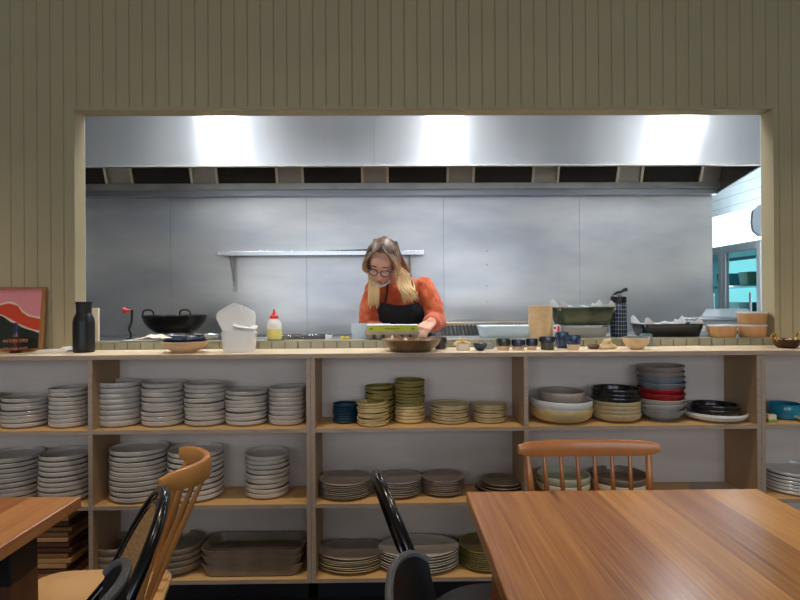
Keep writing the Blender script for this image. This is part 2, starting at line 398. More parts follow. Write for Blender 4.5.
# sloping bank that carries the filters
yb, zb = YS-.10, zg3; yt, zt = YS-.26, zg3+.42
bm = BM(); hexa(bm, [(hx0, yb+.012-YH, zb-2.16), (hx1, yb+.012-YH, zb-2.16), (hx1, yb+.03-YH, zb-2.16), (hx0, yb+.03-YH, zb-2.16)],
     [(hx0, yt+.012-YH, zt-2.16), (hx1, yt+.012-YH, zt-2.16), (hx1, yt+.03-YH, zt-2.16), (hx0, yt+.03-YH, zt-2.16)])
obj('filter_bank', bm, mat('bank_steel', (160, 150, 138), .45, .8), hood)
hbox('inner_roof', steel_dull, hx0, hx1, YH+.02, YS-.002, zt, zt+.02)
fx = [(50, 107), (135, 192), (219.5, 277), (305, 362), (389.5, 447), (475, 532), (559, 616), (642.5, 699)]
for a, b in [(-35, 22)] + fx:
    xa, xb = X(a, yb), X(b, yb)
    bm = BM()
    def slant(p, q, off):
        bo = [(p, yb-off, zb+.002), (q, yb-off, zb+.002), (q, yb+.01, zb+.002), (p, yb+.01, zb+.002)]
        to = [(p, yt-off, zt-.01), (q, yt-off, zt-.01), (q, yt+.01, zt-.01), (p, yt+.01, zt-.01)]
        hexa(bm, [(u-(xa+xb)/2, v-yb, s-zb) for u, v, s in bo], [(u-(xa+xb)/2, v-yb, s-zb) for u, v, s in to])
    slant(xa, xb, 0)
    f = obj('grease_filter', bm, black_filter, hood, loc=((xa+xb)/2, yb-YH, zb-2.16))
    bm = BM(); slant(xa-.018, xa, .012)
    obj('filter_frame', bm, mat('frame_steel', (205, 190, 165), .35, 1), f)
    bm = BM(); slant(xb, xb+.018, .012)
    obj('filter_frame', bm, mat('frame_steel', (205, 190, 165), .35, 1), f)
# end panel: lower edge falls slightly towards the rear
bm = BM(); x0, x1 = hx1, hx1+.012
hexa(bm, [(x0, 0, zf-.012-2.16), (x1, 0, zf-.012-2.16), (x1, YS-YH, zg-2.16), (x0, YS-YH, zg-2.16)], [(x0, 0, .78), (x1, 0, .78), (x1, YS-YH, .78), (x0, YS-YH, .78)])
obj('end_panel', bm, mat('hood_end_steel', (120, 118, 112), .4, .8), hood)

# wall shelf with bracket
c0, c1 = P(218, 253.5, YS-.14), P(424, 253.5, YS-.14)
sh = thing('wall_shelf', 'narrow stainless steel shelf fixed to the steel wall behind the cook', 'shelf', ((c0.x+c1.x)/2, YS, c0.z))
wd = (c1.x-c0.x)/2
bm = BM(); box(bm, -wd, wd, -.16, -.001, -.012, -.004); box(bm, -wd, wd, -.165, -.157, -.018, .014); obj('shelf_board', bm, steel, sh, bevel=.001)
for px in (234.5, 410):
    xx = X(px, YS-.02)-(c0.x+c1.x)/2
    bm = BM(); box(bm, xx-.016, xx+.016, -.012, -.001, Z(px, 292, YS)-c0.z, -.013)
    hexa(bm, [(xx-.004, -.012, -.25), (xx+.004, -.012, -.25), (xx+.004, -.008, -.25), (xx-.004, -.008, -.25)], [(xx-.004, -.15, -.013), (xx+.004, -.15, -.013), (xx+.004, -.008, -.013), (xx-.004, -.008, -.013)])
    obj('bracket', bm, steel_dull, sh)
ck = P(349, 247, YS-.1)
bm = BM(); hexa(bm, [(-.2, -.05, 0), (.2, -.05, 0), (.2, .05, 0), (-.2, .05, 0)], [(-.18, -.06, .02), (.22, -.06, .032), (.22, .06, .032), (-.18, .06, .02)])
tag(obj('baking_tray', bm, iron, loc=(ck.x, YS-.09, c0.z-.003), bevel=.002), 'dark flat baking tray lying on the steel wall shelf', 'tray')

# ------------------------------------------------------------------ kitchen benches
bench = thing('pass_bench', 'stainless steel pass bench running behind the tiled sill', 'bench', (0, YK+.13, 0))
bm = BM(); box(bm, OX0-.3, OX1+.3, -.129, .12, ZS-.035, ZS-.004); obj('bench_top', bm, steel, bench, bevel=.002)
for x in (-1.75, -.6, .75, 1.9):
    for y in (-.1, .09):
        bm = BM(); tube(bm, [(x, y, 0), (x, y, ZS-.035)], .018, 12); obj('leg', bm, steel_dull, bench, smooth=True)
YT = ZS-.004
ck = thing('cooking_range', 'stainless steel cooking range against the steel wall', 'range', (-.2, YS-.38, 0))
bm = BM(); box(bm, -2.4, 2.55, -.3, .36, 0, .9); obj('body', bm, steel_dull, ck, bevel=.004)
bm = BM(); box(bm, -2.4, 2.55, .33, .36, .9, 1.0); obj('splashback', bm, steel, ck)
for i in range(7):
    bm = BM(); box(bm, -2.3+i*.68, -1.7+i*.68, -.31, -.301, .2, .8); d = obj('door', bm, steel, ck, bevel=.003)
    bm = BM(); tube(bm, [(-2.2+i*.68, -.33, .76), (-1.8+i*.68, -.33, .76)], .009, 8); obj('handle', bm, steel, d, smooth=True)
for i in range(6):
    bm = BM(); cx = -2.1+i*.36
    for a in range(4):
        an = a*PI/4; tube(bm, [(cx-.13*math.cos(an), -.13*math.sin(an), .925), (cx+.13*math.cos(an), .13*math.sin(an), .925)], .007, 6)
    tube(bm, [(cx+.13*math.cos(t*PI/8), .13*math.sin(t*PI/8), .912) for t in range(17)], .012, 6)
    obj('burner_grate', bm, iron, ck)
# chargrill to the right of the cook
g0, g1 = P(436, 330, 3.75), P(532, 330, 3.75)
gr = thing('chargrill', 'black barred chargrill with a steel rear ledge, right of the cook', 'grill', ((g0.x+g1.x)/2, 3.98, .9))
gw = (g1.x-g0.x)/2
gz0, gz1 = Z(480, 340, 3.8)-.9-.02, Z(480, 329, 3.8)-.9
bm = BM(); box(bm, -gw, gw, -.15, .15, .001, gz0); obj('body', bm, steel_dull, gr)
bm = BM(); hexa(bm, [(-gw, -.16, gz0-.02), (gw, -.16, gz0-.02), (gw, .1, gz0-.02), (-gw, .1, gz0-.02)], [(-gw, -.16, gz0), (gw, -.16, gz0), (gw, .1, gz1+.01), (-gw, .1, gz1+.01)])
obj('grill_bed', bm, iron, gr)
bm = BM()
for i in range(24):
    xx = -gw+.01+i*(2*gw-.02)/23; tube(bm, [(xx, -.155, gz0+.008), (xx, .1, gz1+.018)], .005, 6)
obj('grate', bm, mat('grate_iron', (70, 66, 62), .4, .8), gr)
bm = BM(); box(bm, -gw-.02, gw+.25, .11, .24, gz1-.01, gz1+.035); obj('rear_ledge', bm, mat('heat_tinted_steel', (205, 180, 140), .3, 1, col2=(190, 192, 196), scale=3), gr, bevel=.004)

# ------------------------------------------------------------------ glass door fridge
FXp = 2.77; FY0, FY1 = FXp*FPX/(765-392.6), 5.75
fr = thing('display_fridge', 'upright glass-door display fridge with a lit header, seen at the right of the pass', 'fridge', (FXp, (FY0+FY1)/2, 0))
hy = (FY1-FY0)/2
zt_ = Z(755, 205, FY0); zm = Z(757, 238.5, FY0)
fg = mat('fridge_grey', (150, 162, 172), .4, .3); fw_ = mat('fridge_white', (220, 232, 236), .4)
bm = BM(); box(bm, .60, .64, -hy, hy, .05, zm); box(bm, .04, .6, -hy, -hy+.04, .05, zm); box(bm, .04, .6, hy-.04, hy, .05, zm); box(bm, .04, .6, -hy+.04, hy-.04, .05, .35); box(bm, .04, .6, -hy+.04, hy-.04, zm-.05, zm)
obj('cabinet', bm, fg, fr)
bm = BM(); pf = [(.0, zm+.02), (-.045, zm+.06), (-.055, (zm+zt_)/2), (-.045, zt_-.04), (0, zt_)]
loft(bm, [[(x, -hy+.03, z) for x, z in pf+[(.5, zt_), (.5, zm+.02)]], [(x, hy-.03, z) for x, z in pf+[(.5, zt_), (.5, zm+.02)]]])
obj('lit_header', bm, mat('lit_header', (235, 246, 255), .4, emit=(222, 240, 255), estr=2.2), fr)
for s in (-1, 1):
    bm = BM(); pf2 = [(x-.012 if x <= 0 else x, z) for x, z in pf+[(.5, zt_+.01), (.5, zm)]]
    y = s*(hy-.015); loft(bm, [[(x, y-.014, z) for x, z in pf2], [(x, y+.014, z) for x, z in pf2]]); obj('header_end_cap', bm, fg, fr)
nD = 3; dw = (2*hy-.04)/nD
for i in range(nD):
    a = -hy+.02+i*dw; b = a+dw-.01
    bm = BM(); box(bm, 0, .035, a, a+.045, .36, zm-.01); box(bm, 0, .035, b-.045, b, .36, zm-.01); box(bm, 0, .035, a+.045, b-.045, .36, .42); box(bm, 0, .035, a+.045, b-.045, zm-.07, zm-.01)
    d = obj('door', bm, mat('door_frame_silver', (205, 215, 222), .4, .2), fr, bevel=.003)
    bm = BM(); box(bm, .014, .02, a+.045, b-.045, .42, zm-.07); obj('glass_pane', bm, clear_thin, d)
    bm = BM(); tube(bm, [(-.03, a+.07, .8), (-.03, a+.07, 1.3)], .01, 8); obj('handle', bm, steel, d, smooth=True)
bm = BM()
for z in (.6, .85, 1.1, 1.35): 
    box(bm, .08, .58, -hy+.05, hy-.05, z, z+.012)
obj('wire_shelf', bm, steel, fr)
bm = BM(); box(bm, .585, .598, -hy+.05, hy-.05, .4, zm-.08)
obj('lit_rear_panel', bm, mat('lit_fridge_back', (120, 205, 215), .4, emit=(140, 225, 232), estr=1.1), fr)
for i in range(nD):
    y = -hy+.045+i*dw
    bm = BM(); box(bm, .05, .07, y, y+.02, .42, zm-.08); obj('light_strip', bm, mat('fridge_strip', (240, 255, 255), .4, emit=(215, 250, 255), estr=4), fr)
for si, z in enumerate((.612, .862, 1.112, 1.362)):
    for yi, y in enumerate((-hy+.18, -hy+.42, -hy+.74)):
        ci = (si*2+yi) % 3; cm = [mat('tub_white', (230, 236, 236), .4), mat('tub_green', (70, 130, 110), .4), mat('tub_teal', (40, 110, 125), .4)][ci]
        bm = BM(); tray(bm, .2, .15, .11, .02, taper=.9)
        tag(obj('food_tub', bm, cm, loc=(FXp+.22, (FY0+FY1)/2+y, z)), '%s food tub on the %s shelf of the glass-door fridge, %s' % (('white', 'green', 'teal')[ci], ('lowest', 'second lowest', 'third lowest', 'top')[si], ('nearest the pass', 'in the middle', 'farthest back')[yi]), 'tub')

# ------------------------------------------------------------------ kitchen ceiling lights
lightm = mat('light_diffuser', (255, 255, 255), .5, emit=(242, 248, 255), estr=92)
for px, nm in ((222, 'above the left of the pass'), (447, 'above the middle of the pass'), (683, 'above the right of the pass')):
    xc = (px-392.6)/FPX*(YH + (YH-2.95))
    t = thing('ceiling_light', 'long white ceiling light panel %s in the kitchen' % nm, 'light', (xc, 3.02, 2.95), 0, 'kitchen ceiling light panels')
    bm = BM()
    for a, b, c_, d_ in ((-.14, .14, -.26, -.245), (-.14, .14, .245, .26), (-.14, -.125, -.245, .245), (.125, .14, -.245, .245)): box(bm, a, b, c_, d_, -.05, 0)
    obj('frame', bm, white_paint, t)
    bm = BM(); box(bm, -.105, .105, -.243, .243, -.045, -.03); obj('diffuser', bm, lightm, t)

# ------------------------------------------------------------------ bookcase
rows_front = [(353.6, 357.2), (428.7, 432.0), (504.2, 507.3), (579.2, 582.3)]   # measured at the middle upright
ztop = [Z(311, a, YB) for a, b in rows_front]
TB = .0165
YBk = YW-.028
def bookcase(label, xa, xb, divs, loc_x):
    t = thing('bookcase', label, 'bookcase', ((xa+xb)/2, YB, 0)); ox, oy = (xa+xb)/2, YB
    def bb(name, m, *q, **k):
        bm = BM(); box(bm, q[0]-ox, q[1]-ox, q[2]-oy, q[3]-oy, q[4], q[5]); return obj(name, bm, m, t, **k)
    th = .018; e2 = .0006
    def edged(name, x0, x1, z0, z1, m, vertical=False):
        p = bb(name, m, x0, x1, YB+.0015, YBk, z0, z1)
        bm = BM(); box(bm, x0-ox, x1-ox, 0, .0012, z0, z1); obj('edge_band', bm, ply_edge, p)
        return p
    zb0 = ztop[3]-TB
    edged('side_panel', xa+e2, xa+th, zb0, ZC-.019, ply_side); edged('side_panel', xb-th, xb-e2, zb0, ZC-.019, ply_side)
    for z in (ztop[1], ztop[2], ztop[3]): edged('shelf', xa+th, xb-th, z-TB, z, shelfwood)
    bb('back_panel', ply, xa+th, xb-th, YBk, YW-.006, zb0, ZC-.019)
    for dx in divs:
        for za, zb_ in ((ztop[1], ZC-.019), (ztop[2], ztop[1]-TB), (ztop[3], ztop[2]-TB)): edged('divider', dx-th/2, dx+th/2, za, zb_, ply_side)
    bb('plinth', black_satin, xa+.02, xb-.02, YB+.05, YBk, 0, zb0-.001)
    return t
xm1, xm2 = X(310, YB), X(760.6, YB)
d1, d2 = X(89.6, YB), X(525.5, YB)
XL0 = X(-140, YB)
bookcase('open plywood bookcase at the left, filled with grey plates', XL0, xm1, [d1], 0)
bookcase('open plywood bookcase in the middle, below the cook, holding bowls', xm1, xm2, [d2], 0)
bookcase('open plywood bookcase at the far right, partly cut off by the frame', xm2, X(960, YB), [], 0)
bm = BM(); box(bm, XL0, X(960, YB), YB-.001, YW-.0045, ZC-.0185, ZC)
ct = tag(obj('counter_top', bm, topwood, bevel=.0015), 'long pale timber counter top lying over the plywood bookcases', 'counter')
bm = BM(); box(bm, XL0, X(960, YB), YB-.0025, YB-.0011, ZC-.0185, ZC-.001); obj('edge_band', bm, ply_edge, ct)

# ------------------------------------------------------------------ crockery
def prof(kind, R, h, t=.004):
    if kind == 'coupe': return [(0, .001), (.70*R, 0), (.9*R, .12*h), (.985*R, .42*h), (R, .9*h), (R-t*.4, h), (R-t, .97*h), (.955*R, .5*h), (.84*R, .25*h), (0, .2*h)]
    if kind == 'flat': return [(0, .001), (.66*R, 0), (.72*R, .1*h), (.95*R, .62*h), (R, .92*h), (R-.002, h), (.93*R, .82*h), (.7*R, .42*h), (0, .36*h)]
    if kind == 'bowl': return [(0, .002), (.42*R, 0), (.45*R, .06*h), (.7*R, .26*h), (.9*R, .6*h), (R, .97*h), (R-t*.5, h), (R-t, .95*h), (.86*R, .6*h), (.66*R, .3*h), (.35*R, .13*h), (0, .1*h)]
    if kind == 'deep': return [(0, .002), (.55*R, 0), (.78*R, .12*h), (.94*R, .38*h), (R, .75*h), (.985*R, .97*h), (.97*R, h), (R-t*2, .95*h), (R-t*2, .72*h), (.9*R, .4*h), (.74*R, .16*h), (0, .12*h)]
    if kind == 'cup': return [(0, .002), (.7*R, 0), (.9*R, .08*h), (R, .4*h), (.97*R, .97*h), (.95*R, h), (.97*R-t, .97*h), (R-t*1.2, .4*h), (.8*R, .12*h), (0, .1*h)]
ORD = ['topmost', 'second from the top', 'third from the top', 'fourth from the top', 'fifth from the top', 'sixth from the top', 'seventh from the top', 'eighth from the top', 'ninth from the top', 'tenth from the top', 'eleventh from the top', 'twelfth from the top', 'thirteenth from the top']
CACHE = {}
def stack(name, adj, where, cat, px0, px1, zbase, ytop, n, kind='coupe', m=None, Yc=YB+.128, sy=1, hr=1.25, wob=0, tilt=.012, jit=.002, group=None, sxr=None, rz=0):
    """n pieces of crockery one on another; m may be a list, bottom first"""
    xc = (X(px0, Yc)+X(px1, Yc))/2; R = (X(px1, Yc)-X(px0, Yc))/2
    pc = (px0+px1)/2
    tot = Z(pc, ytop, Yc+R*sy*.9)-zbase
    pitch = tot/(n-1+hr); h = pitch*hr
    for i in range(n):
        mm = m[i] if isinstance(m, list) else m
        rr = R*(sxr[i] if sxr else 1)
        key = (round(rr, 3), round(h, 4), kind, sy, mm.name, wob, i % 2 if wob else 0)
        if key not in CACHE:
            bm = BM(); lathe(bm, prof(kind, rr, h), 44, sy=sy, wob=wob, ph=(i % 2)*1.3); CACHE[key] = mesh_of(name, bm, mm, True)
        o = bpy.data.objects.new(name, CACHE[key]); COL.objects.link(o)
        j = 0 if i == 0 else jit
        ti = tilt if i else 0
        o.location = (xc+random.uniform(-j, j), Yc+random.uniform(-j, j)*.5, zbase+.0006+i*pitch)
        o.rotation_euler = (random.uniform(-ti, ti), random.uniform(-ti, ti), random.uniform(-PI, PI) if (sy == 1 and not wob) else rz)
        k = n-1-i
        od = ORD[k] if i else ('lowest' if n > 1 else '')
        a = adj[i] if isinstance(adj, list) else adj
        lb = ('%s, %s %s' % (a, od, where)) if od else '%s %s' % (a, where)
        tag(o, lb, cat, group)
Z1, Z2, Z3 = ztop[1], ztop[2], ztop[3]
GU = 'grey plates on the upper shelf of the left bookcase'
GP = 'pale grey plate'
S = stack
S('plate', GP, 'in first full stack, upper left shelf', 'plate', 4, 48, Z1, 393, 7, m=glaze_grey, group=GU, tilt=.03)
S('plate', GP, 'in stack left of the first upright, upper shelf', 'plate', 50.5, 86.5, Z1, 384.5, 9, m=glaze_grey, group=GU, Yc=YB+.11, tilt=.025)
S('plate', GP, 'in stack right of the first upright, upper shelf', 'plate', 99, 141, Z1, 378.3, 8, m=glaze_grey, group=GU)
S('plate', GP, 'in stack under the wok, upper shelf', 'plate', 142.3, 184, Z1, 379, 9, m=glaze_grey, group=GU, tilt=.02)
S('plate', GP, 'in stack under the stacked blue bowls, upper shelf', 'plate', 184.8, 226, Z1, 380, 9, m=glaze_grey, group=GU, tilt=.03)
S('plate', GP, 'in stack under the white tub, upper shelf', 'plate', 225.5, 267, Z1, 386.5, 8, m=glaze_grey, group=GU, tilt=.03)
S('plate', GP, 'in stack under the squeeze bottle, upper shelf', 'plate', 268.5, 304.3, Z1, 384, 8, m=glaze_grey, group=GU, Yc=YB+.12)
S('plate', 'dark brown plate', 'in stack cut by the photo edge, upper shelf', 'plate', -38, 2, Z1, 393, 6, m=glaze_umber, group='dark plates at the left frame edge')
GM = 'grey plates on the middle shelf of the left bookcase'
GD = 'deep grey plate'
S('plate', GD, 'in stack at the photo edge, middle shelf', 'plate', -14, 40, Z2, 446.5, 9, m=glaze_grey, group=GM)
S('plate', GD, 'in stack left of the first upright, middle shelf', 'plate', 41, 89, Z2, 446, 9, m=glaze_grey, group=GM, Yc=YB+.115)
S('plate', GD, 'in stack right of the first upright, middle shelf', 'plate', 111, 166.5, Z2, 440, 10, m=glaze_pale, group=GM, tilt=.02)
S('plate', GD, 'in stack behind the light wooden chair, middle shelf', 'plate', 168, 222, Z2, 442, 9, m=glaze_pale, group=GM, tilt=.02)
S('plate', GD, 'in the smaller stack on its own, middle shelf', 'plate', 245, 288, Z2, 446.5, 9, m=glaze_pale, Yc=YB+.14, group=GM, tilt=.02)
# middle bookcase, upper shelf
S('small_bowl', 'deep teal small bowl', 'in the teal stack, upper shelf', 'bowl', 332, 357, Z1, 401, 7, m=glaze_teal, wob=.012, group='teal small bowls')
S('small_bowl', 'cream scalloped bowl', 'in the front cream stack beside the teal bowls', 'bowl', 356.5, 388, Z1, 399, 9, m=glaze_cream, wob=.02, Yc=YB+.075, tilt=.05, jit=.003, group='cream scalloped bowls')
S('small_bowl', 'olive mustard bowl', 'in the leaning olive stack behind the cream bowls', 'bowl', 364, 394, Z1, 383, 10, m=glaze_olive, wob=.015, Yc=YB+.17, tilt=.05, group='olive bowls behind the cream stack')
S('small_bowl', 'olive mustard bowl', 'in the tallest olive stack', 'bowl', 394, 424, Z1, 377.5, 13, m=[glaze_cream]*5+[glaze_olive]*8, wob=.015, tilt=.03, jit=.003, group='olive bowls in the tall stack')
S('side_plate', 'sand coloured side plate', 'in stack right of the olive stacks', 'plate', 430, 468.5, Z1, 400, 7, m=glaze_sand, wob=.008, tilt=.02, group='sand side plates')
S('side_plate', 'sand coloured side plate', 'in stack by the middle upright', 'plate', 472, 505.5, Z1, 401, 7, m=glaze_sand, wob=.008, tilt=.02, group='sand side plates by the upright')
S('serving_bowl', ['large pale serving bowl', 'large white serving bowl', 'grey shallow bowl'], 'in the wide pile by the middle upright', 'bowl', 530, 591, Z1, 386, 3, kind='deep', m=[glaze_cream, glaze_white, glaze_taupe], hr=1.9, sxr=[1, 1, .76], tilt=.02)
S('shallow_bowl', ['beige shallow bowl']*4+['black shallow bowl']*3, 'in stack beside the large serving bowls', 'bowl', 592, 639, Z1, 384, 7, kind='deep', m=[glaze_sand]*4+[glaze_black]*3, hr=2.1, tilt=.01)
slate = mat('slate_blue_glaze', (146, 154, 160), .3, col2=(120, 128, 136), scale=12)
mixm = [slate, glaze_grey, glaze_grey, glaze_red, glaze_red, slate, slate, glaze_taupe, glaze_taupe]
mixl = ['grey blue bowl', 'grey bowl', 'grey bowl', 'red bowl', 'red bowl', 'grey blue bowl', 'grey blue bowl', 'taupe rimmed bowl', 'taupe rimmed bowl']
S('bowl', mixl, 'in the tall mixed stack', 'bowl', 638, 683, Z1, 363, 9, kind='bowl', m=mixm, hr=2.2, wob=.01, tilt=.05, jit=.003)
S('platter', ['white oval platter', 'black oval dish', 'black oval dish'], 'in the low pile by the right upright', 'dish', 684, 743, Z1, 398.5, 3, kind='deep', m=[glaze_white, glaze_black, glaze_black], hr=2.2, sxr=[1, .78, .74], tilt=.02)
# middle shelf of the middle bookcase
S('dinner_plate', 'grey brown flat plate', 'in stack by the double upright, middle shelf', 'plate', 318, 371, Z2, 470, 8, kind='flat', m=glaze_taupe, hr=2, group='flat plates on the middle shelf')
S('dinner_plate', 'grey brown flat plate', 'in stack behind the cane-back chair, middle shelf', 'plate', 374, 420.5, Z2, 470, 7, kind='flat', m=glaze_taupe, hr=2, group='flat plates on the middle shelf')
S('dinner_plate', 'grey brown flat plate', 'third stack from the double upright, middle shelf', 'plate', 420.8, 463.5, Z2, 469.5, 8, Yc=YB+.14, kind='flat', m=glaze_taupe, hr=2, group='flat plates on the middle shelf')
S('brown_plate', 'dark brown plate', 'in the low stack left of the spindle chair', 'plate', 474, 528, Z2, 472, 4, Yc=YB+.125, kind='flat', m=[glaze_brown, glaze_umber, glaze_umber, glaze_umber], hr=2, sxr=[1, .92, .8, .74], group='brown plates on the middle shelf')
S('deep_bowl', ['cream deep bowl', 'pale green deep bowl'], 'behind the left spindles of the chair', 'bowl', 536, 588, Z2, 466, 3-1, kind='deep', m=[mat('cream_speckle', (228, 216, 190), .35), mat('pale_green_glaze', (196, 200, 176), .35)], hr=1.6)
S('deep_bowl', ['cream deep bowl', 'dark grey deep bowl'], 'behind the right spindles of the chair', 'bowl', 591, 645, Z2, 465.5, 2, kind='deep', m=[mat('cream_speckle', (228, 216, 190), .35), glaze_umber], hr=1.6)
S('platter', 'flat grey brown platter', 'alone near the right upright, middle shelf', 'dish', 684, 742, Z2, 481.5, 1, kind='flat', m=glaze_taupe)
# right bookcase
S('bowl', 'turquoise bowl', 'on the upper shelf at the far right', 'bowl', 769, 798, Z1, 400.5, 1, kind='cup', m=glaze_cyan)
S('dish', 'small shallow white dish', 'beside the turquoise bowl', 'dish', 792, 822, Z1, 412.5, 1, kind='bowl', m=glaze_white, Yc=YB+.07)
S('white_bowl', 'large white plate', 'in stack at the far right edge, middle shelf', 'bowl', 765, 822, Z2, 460, 6, kind='coupe', m=glaze_white, group='white plates at the far right')
c = P(770, 419, YB+.05)
pk = thing('tea_packet', 'small white and green packet beside the turquoise bowl', 'packet', (c.x, YB+.045, Z1))
bm = BM(); box(bm, -.017, .017, -.012, .012, .001, .034); obj('box', bm, mat('packet_cream', (226, 214, 180), .6), pk, bevel=.001)
bm = BM(); box(bm, -.0172, .0172, -.0123, .0123, .002, .014); obj('band', bm, mat('packet_green', (130, 150, 84), .6), pk)
bm = BM(); lathe(bm, prof('cup', .012, .05), 20); tag(obj('small_jar', bm, mat('dark_red_glass', (90, 28, 36), .2), loc=(c.x-.006, YB+.1, Z1+.001), smooth=True), 'small dark red jar behind the green and white packet', 'jar')
# bottom shelf
S('oval_dish', 'dark grey oval dish', 'stack right of first upright, bottom shelf', 'dish', 95, 142, Z3, 532, 3, kind='deep', m=glaze_umber, hr=1.9, group='oval dishes on the bottom shelf')
S('round_dish', 'dark deep dish', 'in stack behind the light wooden chair, bottom shelf', 'dish', 148, 203, Z3, 530, 4, kind='deep', m=glaze_umber, hr=1.7, group='deep dishes on the bottom shelf')
xa, xb = X(204.5, YB+.12), X(306, YB+.12)-.006
for i, (z, lab) in enumerate(((0, 'lowest'), (.037, 'middle one'), (.063, 'topmost'))):
    bm = BM(); tray(bm, xb-xa, .2, .048, .05, taper=.93, floor=.012)
    tag(obj('baking_dish', bm, glaze_umber, loc=((xa+xb)/2, YB+.118, Z3+.001+z), smooth=True), 'long umber rectangular baking dish, %s of three stacked on the bottom shelf' % lab, 'baking dish', 'rectangular baking dishes')
S('oval_platter', ['gold rimmed oval platter']*6+['grey oval platter'], 'stack right of double upright, bottom shelf', 'platter', 316, 384, Z3, 538, 7, kind='flat', m=[glaze_sand]*6+[glaze_taupe], hr=2.2, sy=.78, tilt=.015, group='oval platters by the double upright')
S('oval_platter', ['pale oval platter']*7, 'in the wide pile behind the cane-back chair', 'platter', 376.5, 457, Z3, 535, 7, kind='flat', m=glaze_pale, hr=2, sy=.66, Yc=YB+.11, group='wide pale oval platters')
S('round_plate', 'mustard brown plate', 'in stack beside the table corner, bottom shelf', 'plate', 457.5, 508, Z3, 533, 9, kind='flat', m=glaze_olive, hr=2, group='mustard plates on the bottom shelf')
# wooden boards behind the left table
z = Z3+.001; bwm = [mat('board_brown', (136, 92, 58), .6), mat('board_tan', (184, 138, 90), .6), mat('board_dark', (84, 48, 32), .6)]
nb = 12; bh = (Z2-TB-Z3-.03)/nb
for i in range(nb):
    wj = random.uniform(-.02, .01); bm = BM(); box(bm, -.2+random.uniform(0, .03), .18+wj, -.1, .1, 0, bh*random.uniform(.7, .93))
    k = nb-1-i
    tag(obj('serving_board', bm, bwm[(i*5+i//3) % 3], loc=(X(40, YB+.12), YB+.125, z+i*bh), bevel=.002), 'wooden serving board, %s in the pile behind the left table' % (ORD[k] if i else 'lowest'), 'board', 'wooden serving boards')

# ------------------------------------------------------------------ things on the counter (left to right)
YC = 2.47
# leaning framed print
pw0, pw1 = X(-52, YW-.03), X(44.5, YW-.03); ph = Z(30, 287, YW-.02)-ZC
pt = thing('framed_print', 'framed print of pink sky over an orange and dark green hill, leaning on the wall', 'picture', ((pw0+pw1)/2, YW-.05, ZC+.001))
pt.rotation_euler = (-.115, 0, 0); hw = (pw1-pw0)/2
fm = mat('oak_frame', (160, 108, 66), .45)
bm = BM(); f_ = .011
box(bm, -hw, -hw+f_, -.012, .008, 0, ph); box(bm, hw-f_, hw, -.012, .008, 0, ph); box(bm, -hw+f_, hw-f_, -.012, .008, 0, f_); box(bm, -hw+f_, hw-f_, -.012, .008, ph-f_, ph)
obj('frame', bm, fm, pt)
iw, z0_, z1_ = hw-f_, f_, ph-f_
def print_layer(name, m, top, y):
    bm = BM(); n = len(top)
    a = [bm.verts.new((-iw+2*iw*u, y, z0_)) for u, v in top]; b = [bm.verts.new((-iw+2*iw*u, y, z0_+(z1_-z0_)*v)) for u, v in top]
    a2 = [bm.verts.new((-iw+2*iw*u, y+.0012, z0_)) for u, v in top]; b2 = [bm.verts.new((-iw+2*iw*u, y+.0012, z0_+(z1_-z0_)*v)) for u, v in top]
    for i in range(n-1):
        bm.faces.new((a[i], a[i+1], b[i+1], b[i])); bm.faces.new((b[i], b[i+1], b2[i+1], b2[i])); bm.faces.new((a2[i+1], a2[i], b2[i], b2[i+1]))
    return obj(name, bm, m, pt)
bm = BM(); box(bm, -iw, iw, -.004, .004, z0_, z1_); obj('printed_sheet', bm, mat('print_pink', (222, 138, 142), .6), pt)
# hill outlines; u runs across the sheet, v up it
o1 = [(0, .55), (.1, .66), (.2, .7), (.3, .64), (.4, .7), (.48, .76), (.56, .765), (.63, .80), (.69, .79), (.74, .74), (.79, .65), (.86, .58), (.93, .545), (1, .54)]
o2 = [(0, .2), (.12, .36), (.25, .48), (.4, .57), (.5, .59), (.57, .575), (.62, .54), (.68, .49), (.74, .44), (.8, .4), (.87, .35), (.93, .32), (1, .30)]
wh, og, dg = mat('print_cream', (222, 200, 178), .6), mat('print_orange', (206, 66, 34), .6), mat('print_dark_green', (26, 36, 26), .6)
sh_ = lambda L_, d: [(u, v-d*(1+.5*math.sin(u*40))) for u, v in L_]
print_layer('cream_outline', wh, o1, -.0055); print_layer('orange_hill', og, sh_(o1, .035), -.007)
print_layer('cream_edge', wh, o2, -.0085); print_layer('dark_hill', dg, sh_(o2, .032), -.010)

# beaded candle holder
c = P(15.5, 348, 2.50)
ch = thing('candle_holder', 'two-tier beaded copper candle holder with a glass stem, before the framed print', 'candle holder', (c.x, 2.50, ZC))
bead = mat('copper_beads', (140, 92, 78), .3, .6)
for zz in (.018, .052):
    bm = BM()
    for i in range(22):
        a = 2*PI*i/22; ell(bm, (.041*math.cos(a), .041*math.sin(a), zz), (.0055, .0055, .0075), seg=8)
    lathe(bm, [(0, zz-.007), (.030, zz-.009), (.038, zz-.006), (.038, zz+.006), (.030, zz+.009), (0, zz+.007)], 24)
    obj('bead_ring', bm, bead, ch, smooth=True)
bm = BM(); lathe(bm, [(0, 0), (.025, 0), (.02, .006), (.007, .01), (.006, .062), (.012, .07), (.008, .08), (0, .08)], 18); obj('stem', bm, bead, ch, smooth=True)
bm = BM(); lathe(bm, [(0, .081), (.007, .081), (.007, .115), (.011, .13), (.009, .13), (.0055, .117), (.005, .09), (0, .088)], 18); obj('glass_stem', bm, mat('violet_glass', (150, 150, 220), .05, trans=.9), ch, smooth=True)
